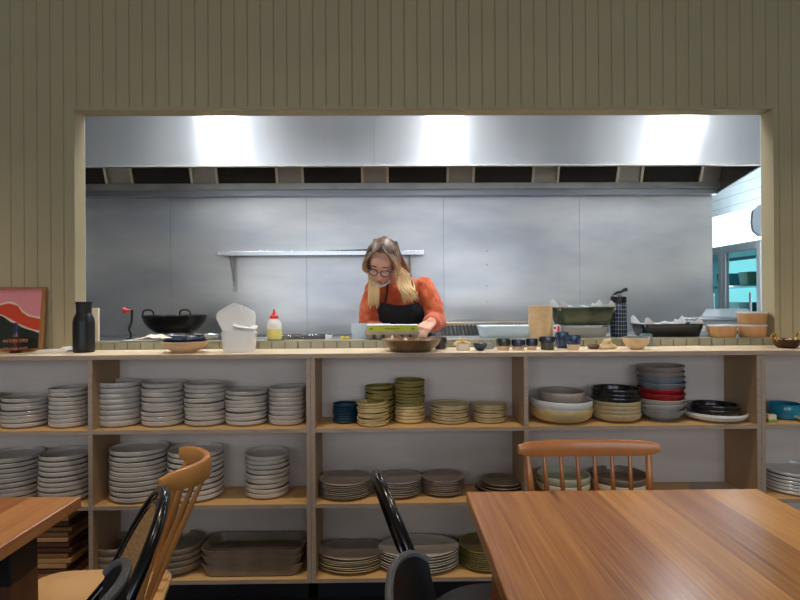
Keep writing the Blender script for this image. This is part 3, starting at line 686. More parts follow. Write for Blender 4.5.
# folded napkin
c = P(55, 349, 2.5); bm = BM(); pts = []
for j, zz in enumerate((0, .004, .008)):
    o_ = .006*j
    hexa(bm, [(-.075+o_, -.03, zz), (.07, -.035, zz), (.075, .035, zz), (-.06+o_, .035, zz)], [(-.072+o_, -.03, zz+.0035), (.068, -.035, zz+.0035), (.073, .035, zz+.0035), (-.06+o_, .035, zz+.0035)])
for i in range(5):
    tube(bm, [(.03, -.03+i*.013, .011), (.055, -.032+i*.013, .02), (.072, -.034+i*.014, .008)], [.004, .006, .003], 8)
tag(obj('napkin', bm, paper, loc=(c.x, 2.5, ZC+.001)), 'folded white paper napkin lying between the print and the black carafe', 'napkin')
# black carafe
c = P(84, 350, 2.5)
cf = thing('carafe', 'tall matt black carafe standing before the left jamb of the pass', 'carafe', (c.x, 2.5, ZC+.0006))
bm = BM(); lathe(bm, [(0, 0), (.040, 0), (.043, .004), (.044, .02), (.044, .13), (.041, .148), (.034, .162), (.031, .17), (0, .17)], 40); obj('body', bm, black_satin, cf, smooth=True)
bm = BM(); lathe(bm, [(0, .1705), (.0305, .1705), (.031, .176), (.0315, .205), (.033, .213), (.0335, .219), (.031, .221), (0, .221)], 36); obj('lid', bm, black_soft, cf, smooth=True)
# cream board leaning behind it
c = P(94.5, 340, YW+.03)
bm = BM(); b_ = rrect(.05, .155, .006); loft(bm, [[(x, 0, z+.078) for x, z in b_], [(x, .012, z+.078) for x, z in b_]])
tag(obj('chopping_board', bm, mat('cream_board', (246, 232, 206), .6), loc=(c.x-.012, YW+.04, ZS+.0005)), 'small cream board standing on the sill behind the black carafe', 'board')
# crank with red knob
c = P(130, 340, 2.78)
cr = thing('crank_opener', 'black hand crank with a red knob, standing behind the sill left of the wok', 'crank', (c.x, 2.78, YT))
k_ = 2.78/FPX
bm = BM(); tube(bm, smoothpath([(.001, 0, 0), (.004, 0, .03), (-.004, 0, .055), (.006, 0, .085), (.010, 0, .12), (.010, 0, .15)], 5), .0065, 10, flat=(1, .8)); lathe(bm, [(0, 0), (.014, 0), (.014, .01), (0, .012)], 16); obj('crank_arm', bm, iron, cr, smooth=True)
bm = BM(); tube(bm, [(.012, 0, .145), (-.012, 0, .145), (-.016, 0, .145), (-.022, 0, .145), (-.028, 0, .145), (-.031, 0, .145)], [.006, .006, .008, .015, .016, .011], 16); obj('knob', bm, red_p, cr, smooth=True)
# papers overhanging the sill
c = P(146, 341, 2.66)
for j, (mm, lb, dx, rz, zz) in enumerate(((mat('green_card', (60, 120, 90), .5), 'green printed card under the cream cloth on the sill', -.02, .12, .001), (paper, 'white sheet of paper lying on the sill above the green card', -.01, -.05, .004))):
    bm = BM(); hexa(bm, [(-.08, -.03, 0), (.08, -.03, 0), (.08, .05, 0), (-.08, .05, 0)], [(-.08, -.03, .002), (.08, -.03, .002), (.08, .05, .002), (-.08, .05, .002)])
    o = tag(obj('card' if j == 0 else 'paper_sheet', bm, mm, loc=(c.x+dx, 2.635+.01, ZS+zz)), lb, 'card' if j == 0 else 'paper'); o.rotation_euler = (0, 0, rz)
bm = BM(); pa = []
for iy in range(9):
    row = []
    for ix in range(17):
        u, v = ix/16, iy/8
        row.append((-.075+.15*u, -.035+.08*v, .006+.02*math.sin(PI*u)**.7*(.5+.5*v)+.0025*math.sin(u*17+v*3)))
    pa.append(row)
V = [[bm.verts.new(p) for p in r_] for r_ in pa]; W_ = [[bm.verts.new((p[0], p[1], p[2]-.003)) for p in r_] for r_ in pa]
for a in range(8):
    for b in range(16):
        bm.faces.new((V[a][b], V[a][b+1], V[a+1][b+1], V[a+1][b])); bm.faces.new((W_[a][b], W_[a+1][b], W_[a+1][b+1], W_[a][b+1]))
for a in range(8): bm.faces.new((V[a][0], V[a+1][0], W_[a+1][0], W_[a][0])); bm.faces.new((V[a][16], W_[a][16], W_[a+1][16], V[a+1][16]))
for b in range(16): bm.faces.new((V[0][b], W_[0][b], W_[0][b+1], V[0][b+1])); bm.faces.new((V[8][b], V[8][b+1], W_[8][b+1], W_[8][b]))
tag(obj('cloth', bm, mat('cream_cloth', (222, 210, 188), .9), loc=(c.x+.03, 2.66, ZS+.003), smooth=True), 'crumpled cream cloth lying on the sill under the wok', 'cloth')
# wok
c0, c1 = P(140.5, 315, 3.85), P(204, 315, 3.85); wr = (c1.x-c0.x)/2; xc = (c0.x+c1.x)/2
zr = Z(172, 315.5, 3.85); zbk = Z(172, 337, 3.85)
wk = thing('wok', 'large black wok with two loop handles on the range, left of the pass', 'wok', (xc, 3.85+.05, zbk))
wh_ = zr-zbk
bm = BM(); pr = [(0, .0)]+[(wr*math.sin(t*PI/2*.93/8)*1.0, wh_*(1-math.cos(t*PI/2/8))) for t in range(1, 9)]
pr = [(min(r, wr), z) for r, z in pr]; pr[-1] = (wr, wh_); pr += [(wr-.004, wh_+.001)]+[(max(r-.005, 0), z+.004) for r, z in pr[-2::-1]]
lathe(bm, pr, 48); obj('pan', bm, mat('seasoned_steel', (34, 33, 33), .28, .8, col2=(60, 56, 52), scale=6), wk, smooth=True)
for s in (-.5, .62):
    bm = BM(); hx = s*wr; tube(bm, smoothpath([(hx-.036, -wr*.82, wh_-.008), (hx-.034, -wr*.84, wh_+.022), (hx-.018, -wr*.85, wh_+.038), (hx+.018, -wr*.85, wh_+.038), (hx+.034, -wr*.84, wh_+.022), (hx+.036, -wr*.82, wh_-.008)], 4), .0055, 8)
    obj('handle', bm, iron, wk, smooth=True)
bm = BM(); lathe(bm, [(.10, -(zbk-.93)), (.115, -(zbk-.93)), (.12, 0.02), (.105, 0.03)], 28); obj('wok_ring', bm, iron, wk, smooth=True)

def bowl_at(name, label, cat, px0, px1, pyb, pyt, Y, zb, m, kind='bowl', extra=None, wob=0, sy=1):
    a, b = P(px0, 345, Y), P(px1, 345, Y); R = (b.x-a.x)/2; h = Z((px0+px1)/2, pyt, Y)-zb
    bm = BM(); lathe(bm, prof(kind, R, h), 44, wob=wob, sy=sy)
    return tag(obj(name, bm, m, loc=((a.x+b.x)/2, Y, zb+.0006), smooth=True), label, cat), R, h
# cream bowl with nested navy bowls
o, R, h = bowl_at('serving_bowl', 'cream clay bowl holding two navy bowls, on the counter below the wok', 'bowl', 162.5, 208, 352, 341, 2.46, ZC, clay)
for i, lab in enumerate(('lower of two navy bowls nested in the cream clay bowl', 'upper of two navy bowls nested in the cream clay bowl')):
    bm = BM(); lathe(bm, prof('bowl', R*(.93, .95)[i], .032), 44)
    tag(obj('navy_bowl', bm, glaze_navy, loc=(o.location.x, 2.46, ZC+.020+.008*i), smooth=True), lab, 'bowl', 'navy bowls in the cream bowl')
c = P(182, 336, 2.80)
pn = thing('steel_pan', 'shallow stainless steel pan behind the navy bowls', 'pan', (c.x, 2.80, YT+.001))
bm = BM(); lathe(bm, [(0, 0), (.085, 0), (.095, .022), (.098, .024), (.098, .026), (.093, .025), (.084, .003), (0, .003)], 40); obj('pan_body', bm, steel, pn, smooth=True)
bm = BM(); tube(bm, smoothpath([(.09, 0, .02), (.14, .0, .026), (.19, -.0, .02)], 5), .006, 8, flat=(1.6, .6)); obj('handle', bm, steel, pn, smooth=True)
for j, (px, w_, lb) in enumerate(((214, .08, 'low stainless steel tray behind the white tub'), (290, .17, 'stainless steel tray beside the squeeze bottle'), (318, .15, 'stainless steel tray right of the squeeze bottle'))):
    c = P(px, 337, 2.79); bm = BM(); tray(bm, w_, .11, .02 if j else .028, .02, .0015, .92)
    tag(obj('metal_tray', bm, steel, loc=(c.x, 2.775+.012*j, YT+.001), smooth=True), lb, 'tray')
    if j:
        bm = BM()
        for q in range(9): ell(bm, (random.uniform(-w_*.4, w_*.4), random.uniform(-.035, .035), .012), (.012, .01, .008), seg=8)
        tag(obj('shucked_oysters' if 0 else 'metal_spoon', bm, steel, loc=(c.x, 2.775+.012*j, YT+.002), smooth=True), 'pile of steel spoon heads in the tray at the %s' % ('squeeze bottle' if j == 1 else 'right of the squeeze bottle'), 'spoons', None, 'stuff')
c = P(343, 338, 2.72); bm = BM(); ell(bm, (-.012, 0, .008), (.011, .011, .008), seg=12); ell(bm, (.012, .004, .008), (.012, .011, .008), seg=12)
tag(obj('lemon_piece', bm, mat('lemon_yellow', (236, 205, 40), .5), loc=(c.x+.01, 2.72, YT+.0005), smooth=True), 'small yellow lemon pieces just left of the white box', 'lemon')
bm = BM(); lathe(bm, prof('cup', .018, .022), 24); tag(obj('small_pot', bm, paper, loc=(P(329, 338, 2.72).x, 2.72, YT+.0005), smooth=True), 'tiny white pot left of the lemon pieces', 'pot')

# white tub with lids leaning in it
c = P(239.5, 352, 2.47)
tb = thing('plastic_tub', 'milky white plastic tub with clear lids stacked up in it', 'tub', (c.x, 2.47, ZC+.0006))
bm = BM(); tray(bm, .142, .11, .085, .03, .002, .9); obj('tub_body', bm, frost, tb, smooth=True)
bm = BM(); tray(bm, .132, .1, .08, .028, .002, .9); o = obj('inner_tub', bm, frost, tb, smooth=True, loc=(0, 0, .012))
bm = BM(); tray(bm, .11, .084, .034, .026, .001, .95, c=(0, 0, .004)); obj('batter', bm, mat('pale_batter', (232, 206, 150), .5), tb, smooth=True)
for i in range(4):
    bm = BM(); l1 = rrect(.118, .16, .03); l2 = rrect(.104, .146, .026)
    loft(bm, [[(x, y, 0) for x, y in l1], [(x, y, .005) for x, y in l1], [(x, y, .006) for x, y in l2], [(x, y, .001+.0015) for x, y in l2]])
    o = tag(obj('tub_cover', bm, frost, loc=(c.x-.022+.009*i, 2.465+.008*i, ZC+.125-.006*i), smooth=True), 'milky plastic lid leaning in the white tub, %s' % ('frontmost of four', 'second from the front', 'third from the front', 'rearmost of four')[i], 'lid', 'lids leaning in the white tub')
    o.rotation_euler = (1.35-.06*i, 0, 0); o.rotation_euler.rotate(Euler((0, -.52+.16*i, 0)))
for i in range(2):
    bm = BM(); l1 = rrect(.1, .085, .028); loft(bm, [[(x, y, 0) for x, y in l1], [(x*1.04, y*1.04, .006) for x, y in l1], [(x*.9, y*.9, .008) for x, y in l1]])
    o = tag(obj('tub_cover', bm, frost, loc=(c.x+.025, 2.47, ZC+.088+.02*i), smooth=True), 'milky plastic lid lying tilted on the white tub, %s one' % ('lower', 'upper')[i], 'lid', 'lids lying on the white tub'); o.rotation_euler = (.2, .35-.2*i, .2)
# squeeze bottle
c = P(274.5, 340, 2.68)
sb = thing('squeeze_bottle', 'clear squeeze bottle of pale yellow sauce with a red nozzle', 'bottle', (c.x, 2.675, ZS+.0006))
bm = BM(); lathe(bm, [(0, .001), (.030, .001), (.0345, .006), (.0345, .07), (.032, .08), (.024, .092), (.018, .097), (.018, .10), (0, .10)], 32); obj('bottle_body', bm, mat('bottle_plastic', (244, 242, 234), .3, trans=.1), sb, smooth=True)
bm = BM(); lathe(bm, [(0, .004), (.0352, .005), (.0352, .052), (0, .052)], 32); obj('sauce', bm, mustard, sb, smooth=True)
bm = BM(); lathe(bm, [(0, .1), (.020, .1), (.020, .112), (.012, .12), (.0065, .128), (.004, .144), (0, .145)], 28); obj('nozzle_cap', bm, red_p, sb, smooth=True)

# white box and egg carton
c0, c1 = P(352, 341, 2.80), P(369, 341, 2.80)
bm = BM(); tray(bm, .19, .1, .072, .012, .002, .95); tag(obj('white_box', bm, plastic_blue, loc=(c0.x+.095, 2.77, YT+.001)), 'white plastic box behind the egg carton, left of the cook', 'box')
c0, c1 = P(365.5, 338, 2.70), P(419, 338, 2.70)
ew = (c1.x-c0.x)/2
eg = thing('egg_carton', 'long grey pulp egg carton with lime green label on the sill before the cook', 'egg carton', ((c0.x+c1.x)/2, 2.68, ZS+.0006))
bm = BM()
for i in range(6):
    for s in (-1, 1): lathe(bm, [(0, 0), (.011, 0), (.020, .022), (.0215, .028), (0, .028)], 14, c=(-ew+.022+i*(2*ew-.044)/5, s*.022, 0))
box(bm, -ew, ew, -.046, .046, .024, .03); obj('carton_base', bm, pulp, eg, smooth=False)
bm = BM(); l1 = rrect(2*ew, .094, .008); l2 = rrect(2*ew-.018, .08, .008); loft(bm, [[(x, y, .0305) for x, y in l1], [(x, y, .036) for x, y in l1], [(x, y, .064) for x, y in l2]]); obj('carton_lid', bm, pulp, eg)
bm = BM(); hexa(bm, [(-ew+.012, -.0465, .040), (ew-.006, -.0465, .040), (ew-.006, -.044, .040), (-ew+.012, -.044, .040)], [(-ew+.014, -.0415, .062), (ew-.010, -.0415, .062), (ew-.010, -.039, .062), (-ew+.014, -.039, .062)])
lb_ = obj('label', bm, lime, eg)
bm = BM()
for sx_ in (-1, 1): ell(bm, (sx_*(ew-.03), -.0455, .051), (.009, .002, .0045), seg=10)
box(bm, -.035, .035, -.0462, -.0435, .048, .0525); obj('printed_mark', bm, mat('label_print', (120, 126, 60), .6), lb_)
bm = BM(); box(bm, -ew+.01, ew-.008, -.04, .04, .0645, .068); obj('paper_top', bm, paper, eg)

# brown shallow bowl on the counter
c = P(411.5, 352, 2.44)
bb_ = thing('serving_dish', 'wide brown glazed shallow dish on the counter before the egg carton', 'dish', (c.x, 2.44, ZC+.0006))
bm = BM(); lathe(bm, [(0, .002), (.078, 0), (.09, .006), (.116, .028), (.126, .048), (.128, .052), (.124, .052), (.112, .03), (.085, .01), (0, .008)], 52); obj('dish_body', bm, glaze_mocha, bb_, smooth=True)
bm = BM(); lathe(bm, [(0, .009), (.084, .011), (.106, .030), (.07, .038), (.03, .040), (0, .041)], 40, wob=.03); obj('filling', bm, mat('crumb_filling', (180, 146, 104), .8, col2=(140, 106, 70), scale=40), bb_, smooth=True)
# dark cup behind it
bowl_at('cup', 'dark brown cup between the brown dish and the ginger punnet', 'cup', 434, 447, 347, 337.5, 2.52, ZC, glaze_black, 'cup')
# punnet with pastry scraps
c = P(463, 350, 2.45)
pu = thing('punnet', 'small white rectangular punnet holding crisp yellow shavings', 'punnet', (c.x, 2.45, ZC+.0006))
bm = BM(); tray(bm, .062, .05, .03, .01, .0015, .9); obj('punnet_body', bm, mat('punnet_white', (226, 216, 204), .5), pu, smooth=True)
bm = BM(); gy = mat('ginger_yellow', (226, 196, 130), .6, col2=(206, 170, 104), scale=30)
for i in range(26):
    x, y = random.uniform(-.03, .03), random.uniform(-.02, .02); z = .024+random.uniform(0, .03)*(1-abs(x)/.04)
    M = Matrix.Translation((x-.004, y, z)) @ Euler((random.uniform(-1, 1), random.uniform(-1, 1), random.uniform(-3, 3))).to_matrix().to_4x4()
    b2 = BM(); ell(b2, (0, 0, 0), (.014, .009, .003), seg=8); b2.transform(M); me = bpy.data.meshes.new('t'); b2.to_mesh(me); b2.free(); bm.from_mesh(me); bpy.data.meshes.remove(me)
tag(obj('crisp_shavings', bm, gy, loc=(c.x, 2.45, ZC)), 'heap of crisp yellow shavings in the white punnet', 'shavings', None, 'stuff')
# small pots
o, _, _ = bowl_at('small_dish', 'small dark blue dish right of the punnet', 'dish', 472.5, 488, 349.5, 343.5, 2.43, ZC, glaze_navy)
bowl_at('glass_bowl', 'small clear glass bowl behind the dark blue dish', 'bowl', 481, 494.5, 349, 340.5, 2.52, ZC, mat('bowl_glass', (225, 235, 238), .05, trans=.85, ior=1.3), 'cup')
def glazed_pot(name, label, cat, px0, px1, pyt, Y, top_m, foot_m, fr=.35, kind='cup'):
    a, b = P(px0, 345, Y), P(px1, 345, Y); R = (b.x-a.x)/2; h = Z((px0+px1)/2, pyt, Y)-ZC
    t = thing(name, label, cat, ((a.x+b.x)/2, Y, ZC+.0006))
    bm = BM(); lathe(bm, [(0, 0), (.78*R, 0), (.8*R, fr*h*.5), (.86*R, fr*h), (0, fr*h)], 32); obj('clay_foot', bm, foot_m, t, smooth=True)
    bm = BM(); lathe(bm, [(0, fr*h+.0003), (.88*R, fr*h+.0003), (R, fr*h+.25*(1-fr)*h), (R, .82*h), (.96*R, h), (.9*R, h), (.88*R, .8*h), (.8*R, (fr+.08)*h), (0, (fr+.06)*h)], 36); obj('glazed_body', bm, top_m, t, smooth=True)
    return t
dk = mat('dark_green_glaze', (38, 46, 40), .2, coat=.4)
glazed_pot('small_bowl', 'small dark green bowl with clay foot, leftmost of the row of pots', 'bowl', 496, 510.5, 339, 2.46, dk, clay)
glazed_pot('small_bowl', 'small navy bowl with clay foot, between the dark green bowl and the navy cup', 'bowl', 511.3, 525, 340, 2.46, glaze_navy, clay)
glazed_pot('cup', 'small navy cup with clay foot in front of the paper towel roll', 'cup', 526, 537.5, 339, 2.46, glaze_navy, clay)
glazed_pot('cup', 'green cup with a navy rim in front of the paper towel roll', 'cup', 539, 556, 337, 2.46, glaze_navy, glaze_green, .55)
glazed_pot('jar', 'tall mottled blue jar in front of the stacked tubs', 'jar', 555.5, 568.5, 332.5, 2.53, glaze_blue, glaze_navy, .15)
glazed_pot('cup', 'mottled blue cup with a cream clay base, rightmost of the row', 'cup', 566, 580.5, 335.5, 2.43, glaze_blue, clay, .38)
c = P(559.5, 330, 2.60)
cn = thing('paper_cup', 'small white carton with red print behind the mottled blue jar', 'carton', (c.x, 2.66, ZS+.0006))
bm = BM(); box(bm, -.018, .018, -.014, .014, 0, .062); obj('carton_body', bm, paper, cn, bevel=.001)
bm = BM(); lathe(bm, [(0, 0), (.0055, 0), (.0055, .001), (0, .001)], 12); bm.transform(Matrix.Translation((-.008, -.0142, .048)) @ Matrix.Rotation(PI/2, 4, 'X')); obj('red_dot', bm, red_p, cn)
bm = BM(); box(bm, .004, .014, -.0152, -.0141, .03, .058); obj('red_print', bm, red_p, cn)
# saucer and ginger
bowl_at('saucer', 'small brown saucer left of the ginger root', 'saucer', 587, 600.5, 348, 344.8, 2.47, ZC, glaze_brown, 'flat')
c = P(608, 350, 2.45)
bm = BM()
for a, b, ra, rb in (((-.028, 0, .012), (-.004, .003, .014), .012, .014), ((-.004, .003, .014), (.024, 0, .012), .013, .011), ((-.02, 0, .014), (-.014, 0, .034), .012, .010), ((-.014, 0, .034), (.006, 0, .04), .010, .008), ((.01, .0, .014), (.012, .002, .026), .011, .008), ((.024, 0, .012), (.034, -.004, .010), .009, .006)): caps(bm, a, b, ra, rb, 10)
tag(obj('ginger_root', bm, mat('ginger_skin', (226, 206, 164), .6, col2=(206, 180, 134), scale=40), loc=(c.x, 2.45, ZC), smooth=True), 'knobbly piece of peeled ginger root on the counter', 'ginger')
# cream bowl
o, R, h = bowl_at('bowl', 'cream bowl with a grey glass bowl in it, right of the ginger', 'bowl', 622.8, 649.3, 350.5, 337.5, 2.45, ZC, clay)
bm = BM(); lathe(bm, prof('bowl', R*.93, h*.86), 36); tag(obj('glass_bowl', bm, mat('bowl_glass_grey', (150, 165, 170), .08, trans=.5), loc=(o.location.x, 2.45, ZC+h*.22), smooth=True), 'grey glass bowl sitting inside the cream bowl', 'bowl')
# copper pan
c = P(786.5, 350, 2.46)
cp = thing('copper_pan', 'small hammered copper pan with two brass loop handles at the far right', 'pan', (c.x, 2.46, ZC+.0006))
bm = BM(); lathe(bm, [(0, .001), (.034, 0), (.046, .01), (.054, .03), (.056, .038), (.053, .038), (.044, .012), (.034, .004), (0, .003)], 40); obj('pan_body', bm, copper, cp, smooth=True)
for s in (-1, 1):
    bm = BM(); tube(bm, smoothpath([(s*.05, -.016, .03), (s*.058, -.015, .05), (s*.055, 0, .064), (s*.058, .015, .05), (s*.05, .016, .03)], 5), .0042, 8); obj('handle', bm, gold_brass, cp, smooth=True)
bm = BM()
for i in range(14): ell(bm, (random.uniform(-.03, .03), random.uniform(-.03, .03), .03+random.uniform(0, .008)), (.009, .007, .005), seg=8)
tag(obj('pan_filling', bm, mat('pale_food', (206, 190, 160), .6), loc=(c.x, 2.46, ZC), smooth=True), 'pale food heaped in the copper pan', 'food', None, 'stuff')

# ------------------------------------------------------------------ things on the pass bench, right
YP = 2.76
# blue-white tub
c0, c1 = P(480, 341, YP), P(528, 341, YP); w_ = c1.x-c0.x; c = (c0.x+c1.x)/2
tb = thing('plastic_tub', 'pale blue translucent plastic tub left of the paper towel roll', 'tub', (c+.01, YP, YT+.0006))
bm = BM(); tray(bm, w_+.03, .15, Z(500, 327, YP)-YT, .02, .002, .92); obj('tub_body', bm, plastic_blue, tb, smooth=True)
bm = BM(); l1 = rrect(w_+.036, .156, .02); zt2 = Z(500, 327, YP)-YT; loft(bm, [[(x, y, zt2+.0005) for x, y in l1], [(x, y, zt2+.007) for x, y in l1]]); obj('lid', bm, plastic_blue, tb, smooth=True)
# towel roll
c0, c1 = P(529.5, 341, YK-.03), P(552.5, 341, YK-.03); R = (c1.x-c0.x)/2; H_ = Z(540, 306, YK)-ZS
tr = thing('paper_towel_roll', 'upright roll of unbleached brown paper towel', 'paper roll', ((c0.x+c1.x)/2, YK-.02, ZS+.0006))
bm = BM(); lathe(bm, [(.018, 0), (R, 0), (R, H_), (.018, H_), (.018, 0)], 48); obj('roll', bm, papertowel, tr, smooth=True)
bm = BM(); hexa(bm, [(R*.15, -R-.0022, 0), (R*.92, -R*.42, 0), (R*.96, -R*.36, 0), (R*.2, -R-.0002, 0)], [(R*.28, -R-.0012, H_), (R*.92, -R*.42, H_), (R*.96, -R*.36, H_), (R*.3, -R*.94, H_)]); obj('loose_sheet', bm, papertowel, tr)
# stacked tubs and green dish with paper
Yg = 2.77
c0, c1 = P(557, 341, Yg), P(604, 341, Yg); w_ = c1.x-c0.x; xc = (c0.x+c1.x)/2
hz = Z(580, 326.5, Yg)-YT
tb = thing('food_tub', 'clear lidded tub of pale dough under the green baking dish', 'tub', (xc, Yg, YT+.0006))
bm = BM(); tray(bm, w_, .16, hz, .03, .002, .9); obj('tub_body', bm, mat('smoky_tub', (205, 200, 192), .3, trans=.3), tb, smooth=True)
bm = BM(); tray(bm, w_*.95, .15, hz*.6, .028, .001, .93, c=(0, 0, .003)); obj('dough', bm, mat('dough', (214, 190, 160), .6), tb, smooth=True)
bm = BM(); l1 = rrect(w_+.008, .168, .032); loft(bm, [[(x, y, hz+.0005) for x, y in l1], [(x, y, hz+.008) for x, y in l1]]); obj('lid', bm, clear, tb, smooth=True)
def lined_dish(label, px0, px1, pyt, pyb, Y, zb, m, paperlab, front=None):
    a, b = P(px0, 330, Y), P(px1, 330, Y); w = b.x-a.x; xc = (a.x+b.x)/2; h = Z((px0+px1)/2, pyt, Y-.08)-zb
    t = thing('baking_dish', label, 'baking dish', (xc, Y, zb+.0006))
    bm = BM(); tray(bm, w, .17, h, .03, .005, .88); 
    obj('dish_body', bm, m, t, smooth=True)
    bm = BM(); l = rrect(w*1.03, .18, .03); loft(bm, [[(x, y, h-.001) for x, y in l], [(x, y, h+.004) for x, y in l], [(x*.93, y*.9, h+.004) for x, y in l], [(x*.93, y*.9, h-.001) for x, y in l]], cap=(False, False))
    R_ = [list(bm.verts)[i*len(l):(i+1)*len(l)] for i in range(4)]
    for i in range(len(l)): bm.faces.new((R_[3][i], R_[3][(i+1) % len(l)], R_[0][(i+1) % len(l)], R_[0][i]))
    obj('rim', bm, m, t, smooth=True)
    bm = BM(); hw_ = w*.46; n = 24; up_ = []
    for i in range(n+1):
        u = i/n; x = -hw_+2*hw_*u
        pk_ = .006+.030*max(0, 1-abs(u-.03)/.14)+.022*max(0, 1-abs(u-.8)/.05)+.030*max(0, 1-abs(u-.93)/.08)+.006*math.sin(u*23)
        up_.append((x*1.02, pk_))
    for y, s in ((-.078, 1), (.078, 1.15)):
        A = [bm.verts.new((x, y*.97, h*.86)) for x, k in up_]; B = [bm.verts.new((x, y*1.05, h+max(k, .004)*s)) for x, k in up_]
        A2 = [bm.verts.new((x, y*.95, h*.86)) for x, k in up_]; B2 = [bm.verts.new((x, y*1.03, h+max(k, .004)*s)) for x, k in up_]
        for i in range(n): bm.faces.new((A[i], A[i+1], B[i+1], B[i])); bm.faces.new((A2[i+1], A2[i], B2[i], B2[i+1])); bm.faces.new((B[i], B[i+1], B2[i+1], B2[i]))
    box(bm, -hw_*.93, hw_*.93, -.066, .066, h*.5, h*.54)
    tag(obj('baking_paper', bm, paper, loc=(xc, Y, zb)), paperlab, 'paper')
lined_dish('deep green glazed baking dish lined with paper, raised on a clear tub', 553.5, 611.5, 308, 322.5, Yg, YT+hz+.0095, glaze_green, 'white baking paper lining the raised green dish')
lined_dish('dark navy baking dish lined with paper, right of the water bottle', 636, 697, 325, 338.5, YP, YT+.001, mat('midnight_glaze', (26, 32, 46), .2, col2=(16, 17, 20), scale=5, coat=.4), 'white baking paper lining the dark navy dish')
# water bottle
c = P(620, 340, YK+.03)
wb = thing('water_bottle', 'tall black sports bottle with a blue-white grid pattern and spout lid', 'bottle', (c.x, YK+.045, YT+.0006))
def bottle_pat():
    m = mat('bottle_grid', (16, 22, 40), .25, coat=.4); nt = m.node_tree; N = nt.nodes; L = nt.links
    tc = N.new('ShaderNodeTexCoord'); sp = N.new('ShaderNodeSeparateXYZ'); L.new(tc.outputs['Object'], sp.inputs[0])
    at = N.new('ShaderNodeMath'); at.operation = 'ARCTAN2'; L.new(sp.outputs[1], at.inputs[0]); L.new(sp.outputs[0], at.inputs[1])
    def line(src, mul, w):
        a = N.new('ShaderNodeMath'); a.operation = 'MULTIPLY'; a.inputs[1].default_value = mul; L.new(src, a.inputs[0])
        f = N.new('ShaderNodeMath'); f.operation = 'FRACT'; L.new(a.outputs[0], f.inputs[0])
        l = N.new('ShaderNodeMath'); l.operation = 'LESS_THAN'; l.inputs[1].default_value = w; L.new(f.outputs[0], l.inputs[0]); return l
    a = line(at.outputs[0], 3, .16); b_ = line(sp.outputs[2], 52, .16)
    mx = N.new('ShaderNodeMath'); mx.operation = 'MAXIMUM'; L.new(a.outputs[0], mx.inputs[0]); L.new(b_.outputs[0], mx.inputs[1])
    mi = N.new('ShaderNodeMix'); mi.data_type = 'RGBA'; L.new(mx.outputs[0], mi.inputs[0]); mi.inputs[6].default_value = lin((16, 22, 40)); mi.inputs[7].default_value = lin((120, 140, 170))
    L.new(mi.outputs[2], N['Principled BSDF'].inputs['Base Color']); return m
bh_ = Z(620, 303, YK+.045)-YT; br = (X(628, YK+.045)-X(612.3, YK+.045))/2
bm = BM(); lathe(bm, [(0, 0), (br*.93, 0), (br, .006), (br, bh_-.004), (br*.9, bh_), (0, bh_)], 36); obj('bottle_body', bm, bottle_pat(), wb, smooth=True)
bm = BM(); lathe(bm, [(0, bh_+.0003), (br*.98, bh_+.0003), (br*1.0, bh_+.012), (br*.96, bh_+.03), (br*.7, bh_+.04), (0, bh_+.042)], 32); obj('lid', bm, black_satin, wb, smooth=True)
bm = BM(); tube(bm, smoothpath([(-.025, 0, bh_+.034), (-.01, 0, bh_+.05), (.012, 0, bh_+.054), (.026, 0, bh_+.062), (.042, 0, bh_+.066)], 4), [.007]*12+[.009]*5, 10); obj('spout', bm, black_satin, wb, smooth=True)
# blue grey bowl before it (glass)
o, _, _ = bowl_at('glass_cup', 'small clear glass cup before the navy baking dish', 'cup', 640, 652, 344, 334, 2.60, ZC, mat('cup_glass', (190, 210, 220), .05, trans=.85, ior=1.25), 'cup')
# kraft containers
def kraft_tub(label, px0, px1, z, Y, h, flip=False):
    a, b = P(px0, 330, Y), P(px1, 330, Y); w = b.x-a.x
    t = thing('kraft_container', label, 'container', ((a.x+b.x)/2, Y, z)); 
    bm = BM(); tray(bm, w, .084, h, .035, .0015, .92); obj('container_body', bm, kraft, t, smooth=True)
    bm = BM(); l = rrect(w*1.02, .088, .036); loft(bm, [[(x, y, h-.003) for x, y in l], [(x, y, h+.003) for x, y in l], [(x*.92, y*.92, h+.005) for x, y in l]]); obj('clear_lid', bm, mat('lid_rim_plastic', (236, 238, 240), .15, trans=.3), t, smooth=True)
hk = .0535
kraft_tub('kraft paper container with clear lid, the single one beside the stacked pair', 709, 735.5, ZS+.0006, 2.661, hk)
kraft_tub('kraft paper container with clear lid, lower of the stacked pair', 739.2, 765, ZS+.0006, 2.661, hk)
kraft_tub('kraft paper container with clear lid, upper of the stacked pair', 738.4, 765.8, ZS+.0006+hk+.0065, 2.661, hk)
